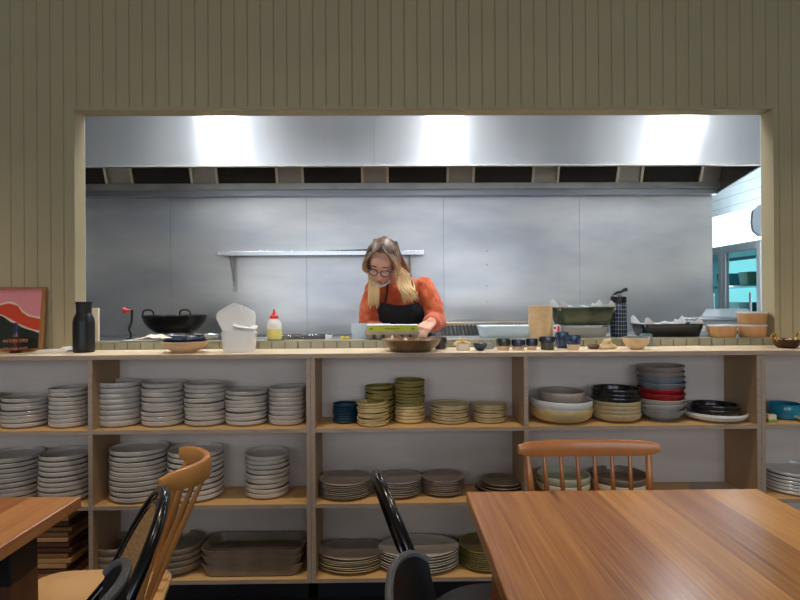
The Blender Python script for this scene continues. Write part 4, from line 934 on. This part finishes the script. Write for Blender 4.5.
# stack of clear plastic domes / steel tray behind
c = P(718, 322, 2.95)
rk = thing('steel_stand', 'low steel stand behind the kraft containers carrying clear lids', 'stand', (c.x, 3.07, .0))
zt3 = Z(718, 322, 3.07)
bm = BM(); box(bm, -.21, .17, -.09, .09, zt3-.012, zt3); obj('stand_top', bm, steel_dull, rk, bevel=.002)
for x in (-.19, .15):
    for y in (-.07, .07): bm = BM(); tube(bm, [(x, y, 0), (x, y, zt3-.012)], .01, 8); obj('leg', bm, steel_dull, rk, smooth=True)
for i, (w_, h_, px) in enumerate(((.37, .012, 716), (.34, .012, 716), (.24, .045, 727))):
    bm = BM(); l = rrect(w_, .17, .04); hh = (0, .013, .026)[i]
    loft(bm, [[(x, y, 0) for x, y in l], [(x, y, .006) for x, y in l], [(x*.92, y*.9, .008) for x, y in l], [(x*.74, y*.8, h_) for x, y in l]] if i == 2 else [[(x, y, 0) for x, y in l], [(x, y, .006) for x, y in l], [(x*.9, y*.88, h_) for x, y in l]])
    tag(obj('food_cover', bm, mat('clear_sheet', (225, 232, 236), .12, trans=.6, ior=1.3), loc=(P(px, 320, 3.07).x, 3.07, zt3+.001+hh), smooth=True), ('wide clear plastic lid, lowest of three behind the kraft containers', 'wide clear plastic lid, middle of three behind the kraft containers', 'domed clear plastic lid, topmost of three behind the kraft containers')[i], 'lid', 'clear lids on the steel stand')
c = P(703, 328, 2.90); bm = BM(); box(bm, -.013, .013, -.001, .001, -.04, .0); tag(obj('hanging_tag', bm, paper, loc=(P(703, 328, 2.975).x, 2.977, zt3-.004)), 'small white tag hanging from the steel stand edge', 'tag')

# ------------------------------------------------------------------ dining tables
def table(label, x0, x1, y0, y1, zt, th, m, legs, group=None):
    t = thing('dining_table', label, 'table', ((x0+x1)/2, (y0+y1)/2, 0))
    cx, cy = (x0+x1)/2, (y0+y1)/2
    bm = BM(); box(bm, x0-cx, x1-cx, y0-cy, y1-cy, zt-th, zt); obj('tabletop', bm, m, t, bevel=.003)
    for (lx, ly, sx, sy_, dx, dy, black) in legs:
        def seg(name, mm, za, zb_):
            bm = BM(); f = lambda z: (lx-cx+dx*(1-z/(zt-th)), ly-cy+dy*(1-z/(zt-th)))
            L_ = []
            for z in (za, zb_):
                a, b = f(z); k = 1
                L_.append([(a-sx/2*k, b-sy_/2*k, z), (a+sx/2*k, b-sy_/2*k, z), (a+sx/2*k, b+sy_/2*k, z), (a-sx/2*k, b+sy_/2*k, z)])
            hexa(bm, L_[0], L_[1]); return obj(name, bm, mm, p_ if name == 'black_leg_top' else t, bevel=.002)
        p_ = None
        zs_ = zt-th-.0005
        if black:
            p_ = seg('leg', leg_wood, 0, zs_-black-.0005); seg('black_leg_top', black_satin, zs_-black, zs_)  # top stretch of the leg is its own black segment
        else: seg('leg', table_wood_leg, 0, zs_)
    bm = BM(); ix = .06
    box(bm, x0-cx+ix+.06, x1-cx-ix-.06, -.04, .04, zt-th-.05, zt-th-.0005); obj('cross_rail', bm, leg_wood, t)
    return t
table_wood_leg = mat('table_leg_timber', (150, 92, 52), .45, col2=(126, 74, 40), scale=4, stretch=(3, 3, .4))
a = P(466, 491.8, 1.48); b = P(757, 488.3, 1.48)
table('large honey timber dining table filling the right foreground', a.x, b.x, .42, 1.48, .75, .032, table_wood,
      [(a.x+.085, 1.38, .05, .05, -.03, .02, 0), (b.x-.085, 1.38, .05, .05, .03, .02, 0), (a.x+.085, .52, .05, .05, -.03, -.02, 0), (b.x-.085, .52, .05, .05, .03, -.02, 0)])
a = P(81.6, 494.8, 1.475)
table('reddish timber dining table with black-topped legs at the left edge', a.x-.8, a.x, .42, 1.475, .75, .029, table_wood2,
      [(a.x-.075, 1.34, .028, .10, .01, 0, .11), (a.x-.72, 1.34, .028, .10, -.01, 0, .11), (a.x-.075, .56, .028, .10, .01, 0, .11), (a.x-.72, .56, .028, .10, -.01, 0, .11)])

# ------------------------------------------------------------------ chairs.  local frame: seat centre at origin, sitter faces -Y, back towards +Y
def saddle(bm, w, d, z, th=.03, wf=1.06):
    l = []
    for x, y in rrect(w, d, .09, 6):
        k = wf if y < 0 else .94
        l.append((x*k, y))
    loft(bm, [[(x*.93, y*.93, z-th) for x, y in l], [(x, y, z-th*.55) for x, y in l], [(x, y, z-.006) for x, y in l], [(x*.96, y*.96, z) for x, y in l], [(x*.6, y*.6, z-.006) for x, y in l]])
def spindle_chair(label, loc, rz, m, sm, nsp, railw, railz, railh, depth, leanb, bow, group=None, thick=.014, postr=.012):
    t = thing('spindle_chair', label, 'chair', loc, rz, group)
    bm = BM(); saddle(bm, .42, .40, .45); obj('seat', bm, sm, t, smooth=True)
    for sx in (-1, 1):
        for sy_ in (-1, 1):
            bm = BM(); tube(bm, [(sx*.15, sy_*.14, .424), (sx*.175, sy_*.165, .2), (sx*.195, sy_*.19, 0)], [.015, .017, .011], 12); obj('leg', bm, m, t, smooth=True)
    for sx in (-1, 1):
        bm = BM(); tube(bm, [(sx*.172, -.162, .22), (sx*.172, .162, .22)], .009, 8); obj('stretcher', bm, m, t, smooth=True)
    bm = BM(); tube(bm, [(-.172, 0, .22), (.172, 0, .22)], .009, 8); obj('stretcher', bm, m, t, smooth=True)
    yb_ = .15
    # crest rail: bowed in plan, deeper in the middle, rounded ends
    bm = BM(); loops = []; n = 18
    for i in range(n+1):
        u = -1+2*i/n; x = u*railw/2; y = yb_+leanb+bow*(1-u*u)
        e_ = max(0, 1-abs(u)**12*.8); hh = railh*(.84+.16*(1-u*u))*(.45+.55*e_); tk = thick*(.5+.5*e_)
        dz = railz+.004*(u*u)
        ang = math.atan2(-2*bow*u, railw/2); nx, ny = -math.sin(ang), math.cos(ang)
        lp = []
        for q in range(12):
            a_ = 2*PI*q/12; ca, sa = math.cos(a_), math.sin(a_)
            ca = math.copysign(abs(ca)**.6, ca); sa = math.copysign(abs(sa)**.6, sa)
            lp.append((x+nx*tk*ca*.9, y+ny*tk*ca*.9, dz+sa*hh/2))
        loops.append(lp)
    loft(bm, loops); obj('crest_rail', bm, m, t, smooth=True)
    for i in range(nsp):
        u = -1+2*i/(nsp-1); xt = u*railw*.43; xb_ = u*.165; ut = xt/(railw/2)
        yt_ = yb_+leanb+bow*(1-ut*ut); outer = i in (0, nsp-1); R_ = postr if outer else .0075
        bm = BM(); z0 = .445; z1 = railz-railh*.3
        tube(bm, [(xb_, yb_+.018*(1-u*u), z0), (xb_*.6+xt*.4, yb_+.018*(1-u*u)+(yt_-yb_-.018)*.38, z0+(z1-z0)*.4), (xt, yt_, z1)], [R_*.8, R_*1.15, R_*.7], 10)
        obj('back_post' if outer else 'spindle', bm, m, t, smooth=True)
    return t
# chair beyond the right table: its sitter looks at the camera
a, b = P(517, 448, 1.70), P(657, 448, 1.70)
spindle_chair('honey wooden spindle-back chair drawn up to the far end of the right table', ((a.x+b.x)/2, 1.52-.03, 0), 0, chair_wood, chair_wood, 8, b.x-a.x, Z(588, 448, 1.71), .052, .0, .045, .03)
# light chair at the left table: sitter faces left
spindle_chair('light wooden chair with bowed crest rail pushed up to the left table', (-.826, 1.516, 0), PI/2+PI+.2, chair_wood2, seat_wood, 6, .31, .795, .060, 0, .07, .095, thick=.013, postr=.016)

def hoop_chair(label, loc, rz, lean):
    t = thing('cane_back_chair', label, 'chair', loc, rz)
    bm = BM(); lathe(bm, [(0, .425), (.17, .425), (.178, .432), (.178, .448), (.17, .455), (0, .455)], 40); obj('seat', bm, black_lacquer, t, smooth=True)
    for sx in (-1, 1):
        for sy_ in (-1, 1):
            bm = BM(); tube(bm, smoothpath([(sx*.13, sy_*.13, .43), (sx*.155, sy_*.155, .2), (sx*.185, sy_*.19, 0)], 4), .013, 10); obj('leg', bm, black_lacquer, t, smooth=True)
    bm = BM(); tube(bm, [(.15*math.cos(2*PI*i/28), .15*math.sin(2*PI*i/28), .25) for i in range(29)], .008, 8); obj('leg_ring', bm, black_lacquer, t, smooth=True)
    def hp(u, sc=1):       # u 0..1 round the hoop from foot to foot
        a_ = -.35+ (PI+.7)*u; w = .185*sc
        x = w*math.cos(a_); z = .64+.185*sc*math.sin(a_)
        return x, z
    pts = [(.15, .15, .42), (.16, .16, .5)]+[(hp(i/20)[0], .17+lean*(hp(i/20)[1]-.45), hp(i/20)[1]) for i in range(21)]+[(-.16, .16, .5), (-.15, .15, .42)]
    bm = BM(); tube(bm, pts, .0125, 12); obj('hoop', bm, black_lacquer, t, smooth=True)
    # cane panel inside its own slim hoop
    bm = BM(); N_ = 36; f = []; g = []
    for i in range(N_):
        a_ = 2*PI*i/N_; x = .155*math.cos(a_); z = .645+.155*math.sin(a_); f.append((x, .17+lean*(z-.45)-.003, z)); g.append((x, .17+lean*(z-.45)+.001, z))
    loft(bm, [f, g]); pn_ = obj('cane_panel', bm, cane, t)
    bm = BM(); tube(bm, [(.158*math.cos(2*PI*i/N_),   .17+lean*(.645+.158*math.sin(2*PI*i/N_)-.45), .645+.158*math.sin(2*PI*i/N_)) for i in range(N_+1)], .0075, 8, cap=False); obj('panel_hoop', bm, black_lacquer, pn_, smooth=True)
    return t
hoop_chair('black bentwood chair with woven cane back, at the left side of the right table', (.262, 1.42, 0), PI/2+.19, .36)
hoop_chair('black bentwood chair with woven cane back, between the left table and light chair', (-.838, 1.125, 0), -PI/2+.40, .50)

def tub_chair(label, loc, rz, zt):
    t = thing('low_back_chair', label, 'chair', loc, rz)
    bm = BM(); saddle(bm, .40, .38, .45, .02); obj('seat', bm, black_soft, t, smooth=True)
    for sx in (-1, 1):
        for sy_ in (-1, 1):
            bm = BM(); tube(bm, [(sx*.14, sy_*.13, .432), (sx*.19, sy_*.18, 0)], [.012, .009], 10); obj('leg', bm, black_satin, t, smooth=True)
    # curved back shell
    bm = BM(); n = 20; LI, LO = [], []
    rows_ = 7
    def pt_(u, v, off):
        a_ = PI*u; R_ = .16+off
        z = .50+v*(zt-.50)*(1-.10*abs(2*u-1)**4); k = 1+.03*v
        ca = math.copysign(abs(math.cos(a_))**.8, math.cos(a_))
        return (R_*ca*k, .115+.07*math.sin(a_)+off*math.sin(a_)+.05*v, z)
    G = [[[bm.verts.new(pt_(i/n, j/rows_, off)) for i in range(n+1)] for j in range(rows_+1)] for off in (0, .012)]
    for s_ in (0, 1):
        for j in range(rows_):
            for i in range(n): q = (G[s_][j][i], G[s_][j][i+1], G[s_][j+1][i+1], G[s_][j+1][i]); bm.faces.new(q if s_ else q[::-1])
    for j in range(rows_):
        bm.faces.new((G[0][j][0], G[0][j+1][0], G[1][j+1][0], G[1][j][0])); bm.faces.new((G[0][j][n], G[1][j][n], G[1][j+1][n], G[0][j+1][n]))
    for i in range(n):
        bm.faces.new((G[0][rows_][i], G[0][rows_][i+1], G[1][rows_][i+1], G[1][rows_][i])); bm.faces.new((G[0][0][i], G[1][0][i], G[1][0][i+1], G[0][0][i+1]))
    sh = obj('back_shell', bm, black_soft, t, smooth=True)
    bm = BM(); tube(bm, [((pt_(i/n, 1, .006))[0], pt_(i/n, 1, .006)[1], pt_(i/n, 1, 0)[2]+.002) for i in range(n+1)], .0075, 8); obj('edge_band', bm, grey_edge, sh, smooth=True)
    for sx in (-1, 1):
        bm = BM(); tube(bm, [(sx*.12, .13, .432), (sx*.12, .162, .52)], .008, 8); obj('back_support', bm, black_satin, t, smooth=True)
tub_chair('black low curved-back chair nearest the camera at the right table', (.232, .95, 0), PI/2, .76)
tub_chair('black low curved-back chair nearest the camera at the left table', (-.64, .77, 0), -PI/2, .835)

# ------------------------------------------------------------------ the cook
def voxel(o, v, sm=0, disp=None):
    r = o.modifiers.new('remesh', 'REMESH'); r.mode = 'VOXEL'; r.voxel_size = v; r.use_smooth_shade = True
    if sm: s = o.modifiers.new('smooth', 'SMOOTH'); s.iterations = sm; s.factor = .5
    return o
BX, BY = P(401, 300, 3.12).x, 3.12
ck = thing('person', 'long-haired cook in orange shirt, black apron and glasses, bent over the pass', 'person', (BX, BY, 0))
def q(px, py, Y): p = P(px, py, Y); return Vector((p.x-BX, Y-BY, p.z))
HC = q(382.5, 262, 2.99)                      # head centre
shL, shR = q(375, 288, 3.11), q(424, 286, 3.11)   # as seen: left / right
elL, elR = q(369, 330, 3.06), q(436, 322, 3.05)
wrR = q(431, 322.5, 2.83); wrL = q(386, 334, 2.86)
neck = q(397, 282, 3.13)
chest = q(400, 305, 3.14); hip = Vector((0.0, .14, .93))
hr = Euler((.62, .13, -.12))                  # head tilted down towards the carton
HM = Matrix.Translation(HC) @ hr.to_matrix().to_4x4()
def hd(x, y, z): return HM @ Vector((x, y, z))
bm = BM()
def he(c, r, rot=(0,0,0), seg=20):
    b2 = BM(); ell(b2, c, r, rot, seg); b2.transform(HM); me = bpy.data.meshes.new('t'); b2.to_mesh(me); b2.free(); bm.from_mesh(me); bpy.data.meshes.remove(me)
he((0, .012, .03), (.072, .09, .082)); he((0, -.022, -.035), (.056, .062, .078)); he((0, -.05, -.092), (.026, .026, .022)); he((0, -.055, .03), (.056, .035, .04))
he((0, -.088, -.022), (.0095, .014, .026), (.25, 0, 0), 12); he((0, -.098, -.036), (.011, .011, .009), seg=12); he((-.011, -.09, -.040), (.007, .008, .006), seg=10); he((.011, -.09, -.040), (.007, .008, .006), seg=10)
for s in (-1, 1):
    he((s*.034, -.066, -.028), (.022, .02, .02), seg=14); he((s*.028, -.078, .016), (.022, .012, .008), seg=12); he((s*.029, -.074, -.002), (.016, .013, .010), seg=12)
    he((s*.073, .006, -.015), (.009, .018, .028), seg=12)
he((0, -.082, -.062), (.020, .010, .0055), seg=12); he((0, -.080, -.071), (.017, .010, .0065), seg=12)
caps(bm, hd(0, .02, -.06), neck+Vector((0, .02, -.02)), .046, .052)
ell(bm, chest+Vector((0, .02, -.02)), (.15, .095, .17)); ell(bm, (shL+shR)/2+Vector((0, .02, -.01)), (.165, .07, .07)); 
caps(bm, chest+Vector((0, .03, -.05)), hip, .12, .135)
ell(bm, hip+Vector((0, 0, -.03)), (.165, .115, .12))
for s, sh_2, el, wr in ((-1, shL, elL, wrL), (1, shR, elR, wrR)):
    caps(bm, sh_2, el, .046, .036); caps(bm, el, wr, .036, .025)
    lx = s*.085
    caps(bm, (lx, .14, .88), (lx*1.1, .12, .47), .082, .05); caps(bm, (lx*1.1, .12, .47), (lx*1.15, .16, .08), .052, .034); caps(bm, (lx*1.15, .17, .05), (lx*1.25, .02, .03), .038, .028)
# hands: palm, four fingers, thumb
def hand(wr, fwd, side, upv, curl=.5):
    fwd = fwd.normalized(); side = (side-fwd*side.dot(fwd)).normalized(); upv = fwd.cross(side)*(1 if fwd.cross(side).dot(upv) > 0 else -1)
    A = lambda a, b, c: wr+fwd*a+side*b+upv*c
    for b in (-.026, -.009, .009, .026): caps(bm, A(.0, b*.6, 0), A(.072, b, 0), .0135, .0115, 10)
    for b, L_ in ((-.029, .062), (-.010, .074), (.009, .078), (.028, .068)):
        p = A(.07, b, 0); r_ = .0088; ang = .15
        for k, f_ in enumerate((.45, .32, .23)):
            ang += curl*(.55 if k else .5); d = fwd*math.cos(ang)-upv*math.sin(ang)+side*(b*.6)
            p2 = p+d.normalized()*L_*f_*1.05; caps(bm, p, p2, r_, r_-.0009, 10); p = p2; r_ -= .0008
    p = A(.018, .026, -.004); p2 = A(.048, .050, -.018); p3 = A(.076, .048, -.032); p4 = A(.094, .036, -.042)
    caps(bm, p, p2, .014, .0115, 10); caps(bm, p2, p3, .0115, .0095, 10); caps(bm, p3, p4, .0095, .008, 10)
tgt = q(418, 333, 2.74)
hand(wrR, (tgt-wrR), Vector((-1, .1, 0)), Vector((0, .2, 1)), .75)
hand(wrL, Vector((.6, -.8, -.15)), Vector((.6, .5, 0)), Vector((0, 0, 1)), .6)
body = voxel(obj('body', bm, skin, ck), .0042, 3)
# lips, brows, closed lids
bm = BM()
def hx(m_name, m_, fn):
    global bm
    bm = BM(); fn(); b2 = bm; b2.transform(HM); return obj(m_name, b2, m_, ck, smooth=True)
def f_l(): ell(bm, (0, -.0915, -.063), (.017, .004, .0035), seg=12); ell(bm, (0, -.0895, -.070), (.014, .004, .0045), seg=12)
hx('lips', lips, f_l)
def f_b():
    for s in (-1, 1): tube(bm, [(s*.014, -.0905, .021), (s*.030, -.0895, .026), (s*.048, -.078, .021)], [.0022, .003, .0015], 8)
    for s in (-1, 1): tube(bm, [(s*.017, -.0875, -.004), (s*.030, -.0885, -.0085), (s*.043, -.080, -.004)], [.001, .0016, .001], 8)
hx('eyebrows', mat('brow_hair', (96, 66, 46), .8), f_b)
def f_g():
    for s in (-1, 1):
        tube(bm, [(s*.031+.024*math.cos(2*PI*i/20), -.1005-.002*math.cos(2*PI*i/20)*s+(.012*(abs(math.cos(2*PI*i/20)) if s*math.cos(2*PI*i/20) > 0 else 0)), -.006+.018*math.sin(2*PI*i/20)) for i in range(21)], .0022, 8, cap=False)
        tube(bm, [(s*.055, -.088, -.001), (s*.072, -.05, .0), (s*.078, .005, -.002), (s*.074, .02, -.02)], .0018, 8)
    tube(bm, [(-.009, -.103, -.003), (0, -.106, .001), (.009, -.103, -.003)], .0017, 8)
gl = hx('glasses', mat('tortoise_frame', (58, 40, 34), .3), f_g)
bm = BM()
for s in (-1, 1): ell(bm, (s*.031, -.0995, -.006), (.0225, .0008, .0165), seg=16)
bm.transform(HM); obj('lens', bm, mat('spectacle_lens', (255, 255, 255), .03, alpha=.10), gl, smooth=True)
def f_m(): tube(bm, smoothpath([(-.05, -.045, -.083), (-.03, -.078, -.090), (0, -.094, -.093), (.03, -.078, -.090), (.05, -.045, -.083)], 5), .0055, 8, flat=(.5, 1.4))
hx('chin_guard', mat('pale_plastic_band', (212, 218, 222), .3), f_m)

# shirt
bm = BM()
ell(bm, chest+Vector((0, .02, -.02)), (.163, .108, .18)); ell(bm, (shL+shR)/2+Vector((0, .02, -.015)), (.178, .082, .075))
caps(bm, chest+Vector((0, .03, -.05)), hip, .135, .152); ell(bm, hip+Vector((0, 0, .02)), (.182, .132, .1))
caps(bm, neck+Vector((0, .015, -.045)), neck+Vector((0, .015, -.03)), .062, .058)
for s, sh_2, el, wr in ((-1, shL, elL, wrL), (1, shR, elR, wrR)):
    mid = (sh_2+el)/2+Vector((s*.012, 0, 0))
    caps(bm, sh_2+Vector((0, 0, -.004)), mid, .056, .055); caps(bm, mid, el, .055, .058)
    w2 = el+(wr-el)*.50; caps(bm, el, w2, .056, .050); caps(bm, w2, el+(wr-el)*.80, .054, .047)
    caps(bm, el+(wr-el)*.80, el+(wr-el)*.88, .036, .034)
for i in range(9):                                    # gathered folds under the collar
    a_ = -.9+1.8*i/8; caps(bm, neck+Vector((.055*math.sin(a_), -.052*math.cos(a_)+.01, -.045)), chest+Vector((.10*math.sin(a_), -.088*math.cos(a_)+.02, .04)), .010, .006, 8)
shirt = voxel(obj('shirt', bm, orange_cloth, ck), .005, 3)
ctx = bpy.data.textures.new('cloth_folds', 'CLOUDS'); ctx.noise_scale = .045; ctx.noise_depth = 1
dm = shirt.modifiers.new('folds', 'DISPLACE'); dm.texture = ctx; dm.texture_coords = 'LOCAL'; dm.strength = .016; dm.mid_level = .5
# apron bib, waist and neck strap
bm = BM(); n = 20
def apr(u, v):
    z = chest.z+.018-.50*v; w = (.098+.062*min(1, v/.22)) if v < .35 else .16+.02*min(1, (v-.35)*3)
    x = (u*w); sag = .018*(1-u*u)*max(0, 1-v*6)
    zz = z-sag
    tt = max(0, min(1, (chest.z-.05-z)/(chest.z-.05-hip.z)))
    cy = (chest.y+.02)*(1-tt)+hip.y*tt
    rx = .20; ry = .128+.012*tt
    y = cy-ry*math.sqrt(max(.04, 1-(x/rx)**2))-.006+.004*math.sin(u*7+v*9)
    return Vector((chest.x*(1-tt)+x, y, zz))
G0 = [[bm.verts.new(apr(-1+2*i/n, j/24)) for i in range(n+1)] for j in range(25)]
G1 = [[bm.verts.new(apr(-1+2*i/n, j/24)+Vector((0, -.004, 0))) for i in range(n+1)] for j in range(25)]
for j in range(24):
    for i in range(n):
        bm.faces.new((G0[j][i], G0[j][i+1], G0[j+1][i+1], G0[j+1][i])); bm.faces.new((G1[j][i], G1[j+1][i], G1[j+1][i+1], G1[j][i+1]))
    bm.faces.new((G0[j][0], G0[j+1][0], G1[j+1][0], G1[j][0])); bm.faces.new((G0[j][n], G1[j][n], G1[j+1][n], G0[j+1][n]))
for i in range(n): bm.faces.new((G0[0][i], G1[0][i], G1[0][i+1], G0[0][i+1])); bm.faces.new((G0[24][i], G0[24][i+1], G1[24][i+1], G1[24][i]))
ap = obj('apron', bm, black_cloth, ck, smooth=True)
bm = BM()
for s in (-1, 1):
    t0_ = apr(s*.94, .0); tube(bm, smoothpath([t0_+Vector((-s*.01, 0, -.004)), t0_+Vector((-s*.02, -.010, .04)), (shL+shR)/2+Vector((s*.062, -.055, .045)), (shL+shR)/2+Vector((s*.055, .03, .07)), (shL+shR)/2+Vector((0, .085, .05))], 5), .005, 8, flat=(1, .25), up=(0, 1, 0))
obj('neck_strap', bm, black_cloth, ap, smooth=True)
bm = BM()
for s in (-1, 1):
    lx = s*.085; caps(bm, (lx, .14, .9), (lx*1.1, .12, .47), .098, .064); caps(bm, (lx*1.1, .12, .47), (lx*1.15, .16, .1), .064, .052)
ell(bm, hip+Vector((0, 0, -.05)), (.178, .13, .12))
voxel(obj('trousers', bm, denim, ck), .008, 2)
bm = BM()
for s in (-1, 1):
    lx = s*.085; caps(bm, (lx*1.15, .17, .052), (lx*1.25, .0, .044), .048, .042)
voxel(obj('shoes', bm, black_soft, ck), .008, 1)
# hair: darker at the roots, blond at the ends
hm = bpy.data.materials.new('two_tone_hair'); hm.use_nodes = True; nt = hm.node_tree; N = nt.nodes; L = nt.links; b = N['Principled BSDF']
tc = N.new('ShaderNodeTexCoord'); sp = N.new('ShaderNodeSeparateXYZ'); L.new(tc.outputs['Object'], sp.inputs[0])
mr = N.new('ShaderNodeMapRange'); mr.inputs[1].default_value = HC.z+.06; mr.inputs[2].default_value = HC.z-.14; L.new(sp.outputs[2], mr.inputs[0])
mp = N.new('ShaderNodeMapping'); mp.inputs['Scale'].default_value = (130, 130, 6); L.new(tc.outputs['Object'], mp.inputs[0])
nn = N.new('ShaderNodeTexNoise'); nn.inputs['Scale'].default_value = 1; L.new(mp.outputs[0], nn.inputs['Vector'])
ma = N.new('ShaderNodeMath'); ma.operation = 'MULTIPLY_ADD'; ma.inputs[1].default_value = 1.1; ma.inputs[2].default_value = -.55; L.new(nn.outputs[0], ma.inputs[0])
mb = N.new('ShaderNodeMath'); mb.operation = 'ADD'; L.new(mr.outputs[0], mb.inputs[0]); L.new(ma.outputs[0], mb.inputs[1])
r = N.new('ShaderNodeValToRGB'); r.color_ramp.elements[0].color = lin((92, 66, 50)); r.color_ramp.elements[1].color = lin((226, 190, 134))
e3 = r.color_ramp.elements.new(.45); e3.color = lin((168, 126, 84))
L.new(mb.outputs[0], r.inputs[0]); L.new(r.outputs[0], b.inputs['Base Color']); b.inputs['Roughness'].default_value = .45
bm = BM()
# scalp volume: ellipsoid with the face side left open
b2 = BM(); bmesh.ops.create_uvsphere(b2, u_segments=40, v_segments=28, radius=1)
for v in b2.verts: v.co = Vector((v.co.x*.084, v.co.y*.100+.016, v.co.z*.094+.034))
dele = [v for v in b2.verts if (v.co.y < -.052+abs(v.co.x)*.35 and v.co.z < .086) or v.co.z < -.03 and v.co.y < .03]
bmesh.ops.delete(b2, geom=dele, context='VERTS')
ex = bmesh.ops.solidify(b2, geom=list(b2.faces), thickness=.006); b2.transform(HM)
me = bpy.data.meshes.new('t'); b2.to_mesh(me); b2.free(); bm.from_mesh(me); bpy.data.meshes.remove(me)
rng = random.Random(3)
for s in (-1, 1):
    for i in range(95):
        f_ = rng.random(); g_ = rng.random()
        root = hd(s*.004+rng.uniform(-.002, .002), -.055+.13*f_, .112+.012*math.sin(f_*PI)+.004*g_)
        side_ = hd(s*(.069+.011*g_), -.060+.115*f_, .055-.02*(1-f_))
        ear = hd(s*(.077+.014*g_), -.056+.10*f_, -.03)
        if s < 0:
            sh3 = q(372-5*(f_-.3)+6*g_, 288, 2.99+.08*f_-.03*g_); end = q(370+10*g_-3*f_, 300+9*rng.random(), 2.985+.05*f_-.02*g_)
            mid_ = q(370+6*g_-1*f_, 276, 2.98+.07*f_)
        else:
            sh3 = q(401+14*f_-4*g_, 286, 2.985+.08*f_-.03*g_); end = q(401+14*f_+6*g_, 296+9*rng.random()-5*f_, 2.975+.05*f_-.02*g_)
            mid_ = q(400+9*f_-2*g_, 274, 2.98+.07*f_)
        ww = .0035+.002*rng.random()
        tube(bm, smoothpath([root, side_, ear, mid_, sh3, end], 4), [ww*.8]*3+[ww*1.3]*14+[ww*.9, ww*.7, ww*.5, .0008], 6, cap=True)
for i in range(60):                                   # hair down the back
    u_ = rng.uniform(-1, 1); root = hd(.06*u_, .07, .09); m1 = hd(.08*u_, .105, .0)
    m2 = neck+Vector((.085*u_, .09, .02)); en = neck+Vector((.11*u_, .115, -.14-.05*rng.random()))
    tube(bm, smoothpath([root, m1, m2, en], 4), [.006]*10+[.005, .003, .001], 6)
obj('hair', bm, hm, ck, smooth=True)

# ------------------------------------------------------------------ light
def area(name, loc, rot, sx, sy_, power, col, spread=None):
    l = bpy.data.lights.new(name, 'AREA'); l.shape = 'RECTANGLE'; l.size = sx; l.size_y = sy_; l.energy = power; l.color = col
    if spread: l.spread = spread
    o = bpy.data.objects.new(name, l); COL.objects.link(o); o.location = loc; o.rotation_euler = rot; return o
area('window_daylight', (-1.57, -3.62, 1.7), (PI/2, 0, 0), 2.5, 1.7, 46, (.80, .89, 1))
area('window_daylight', (1.57, -3.62, 1.7), (PI/2, 0, 0), 2.5, 1.7, 46, (.80, .89, 1))
def spot(name, loc, target, power, col, size, blend=.6, rad=.04):
    l = bpy.data.lights.new(name, 'SPOT'); l.energy = power; l.color = col; l.spot_size = size; l.spot_blend = blend; l.shadow_soft_size = rad
    o = bpy.data.objects.new(name, l); COL.objects.link(o); o.location = loc
    o.rotation_euler = (Vector(target)-Vector(loc)).to_track_quat('-Z', 'Y').to_euler(); return o
for x in (-2.0, -.68, .65, 2.0):
    t = thing('downlight', 'recessed ceiling downlight over the front of the bookcase', 'light', (x, 1.75, 3.0), 0, 'recessed downlights')
    bm = BM(); lathe(bm, [(.04, -.012), (.055, -.012), (.055, 0), (.04, 0), (.04, -.012)], 24); obj('trim_ring', bm, white_paint, t, smooth=True)
    bm = BM(); lathe(bm, [(0, -.004), (.038, -.004), (.038, -.001), (0, -.001)], 24); obj('lamp', bm, mat('downlight_lamp', (255, 230, 200), .4, emit=(255, 214, 160), estr=4), t)
    spot('downlight_beam', (x, 1.75, 2.97), (x, 1.85, 0.6), 62, (1, .83, .63), 1.35, 1.0)
t = thing('downlight', 'recessed ceiling downlight over the right dining table', 'light', (1.0, .7, 3.0), 0)
bm = BM(); lathe(bm, [(.04, -.012), (.055, -.012), (.055, 0), (.04, 0), (.04, -.012)], 24); obj('trim_ring', bm, white_paint, t, smooth=True)
spot('downlight_beam', (.9, .75, 2.97), (.7, 1.0, .7), 24, (1, .84, .66), 1.5)
spot('downlight_beam', (-.9, .75, 2.97), (-.9, 1.0, .7), 22, (1, .84, .66), 1.5)
area('fridge_room_light', (2.75, 5.1, 2.9), (0, 0, 0), .3, .9, 13, (.72, .92, 1))
w = bpy.data.worlds.new('world'); scn.world = w; w.use_nodes = True
w.node_tree.nodes['Background'].inputs[0].default_value = (.75, .85, 1, 1); w.node_tree.nodes['Background'].inputs[1].default_value = .6
vs = scn.view_settings; vs.view_transform = 'Standard'; vs.look = 'None'; vs.gamma = 1; vs.use_curve_mapping = False; vs.exposure = 0
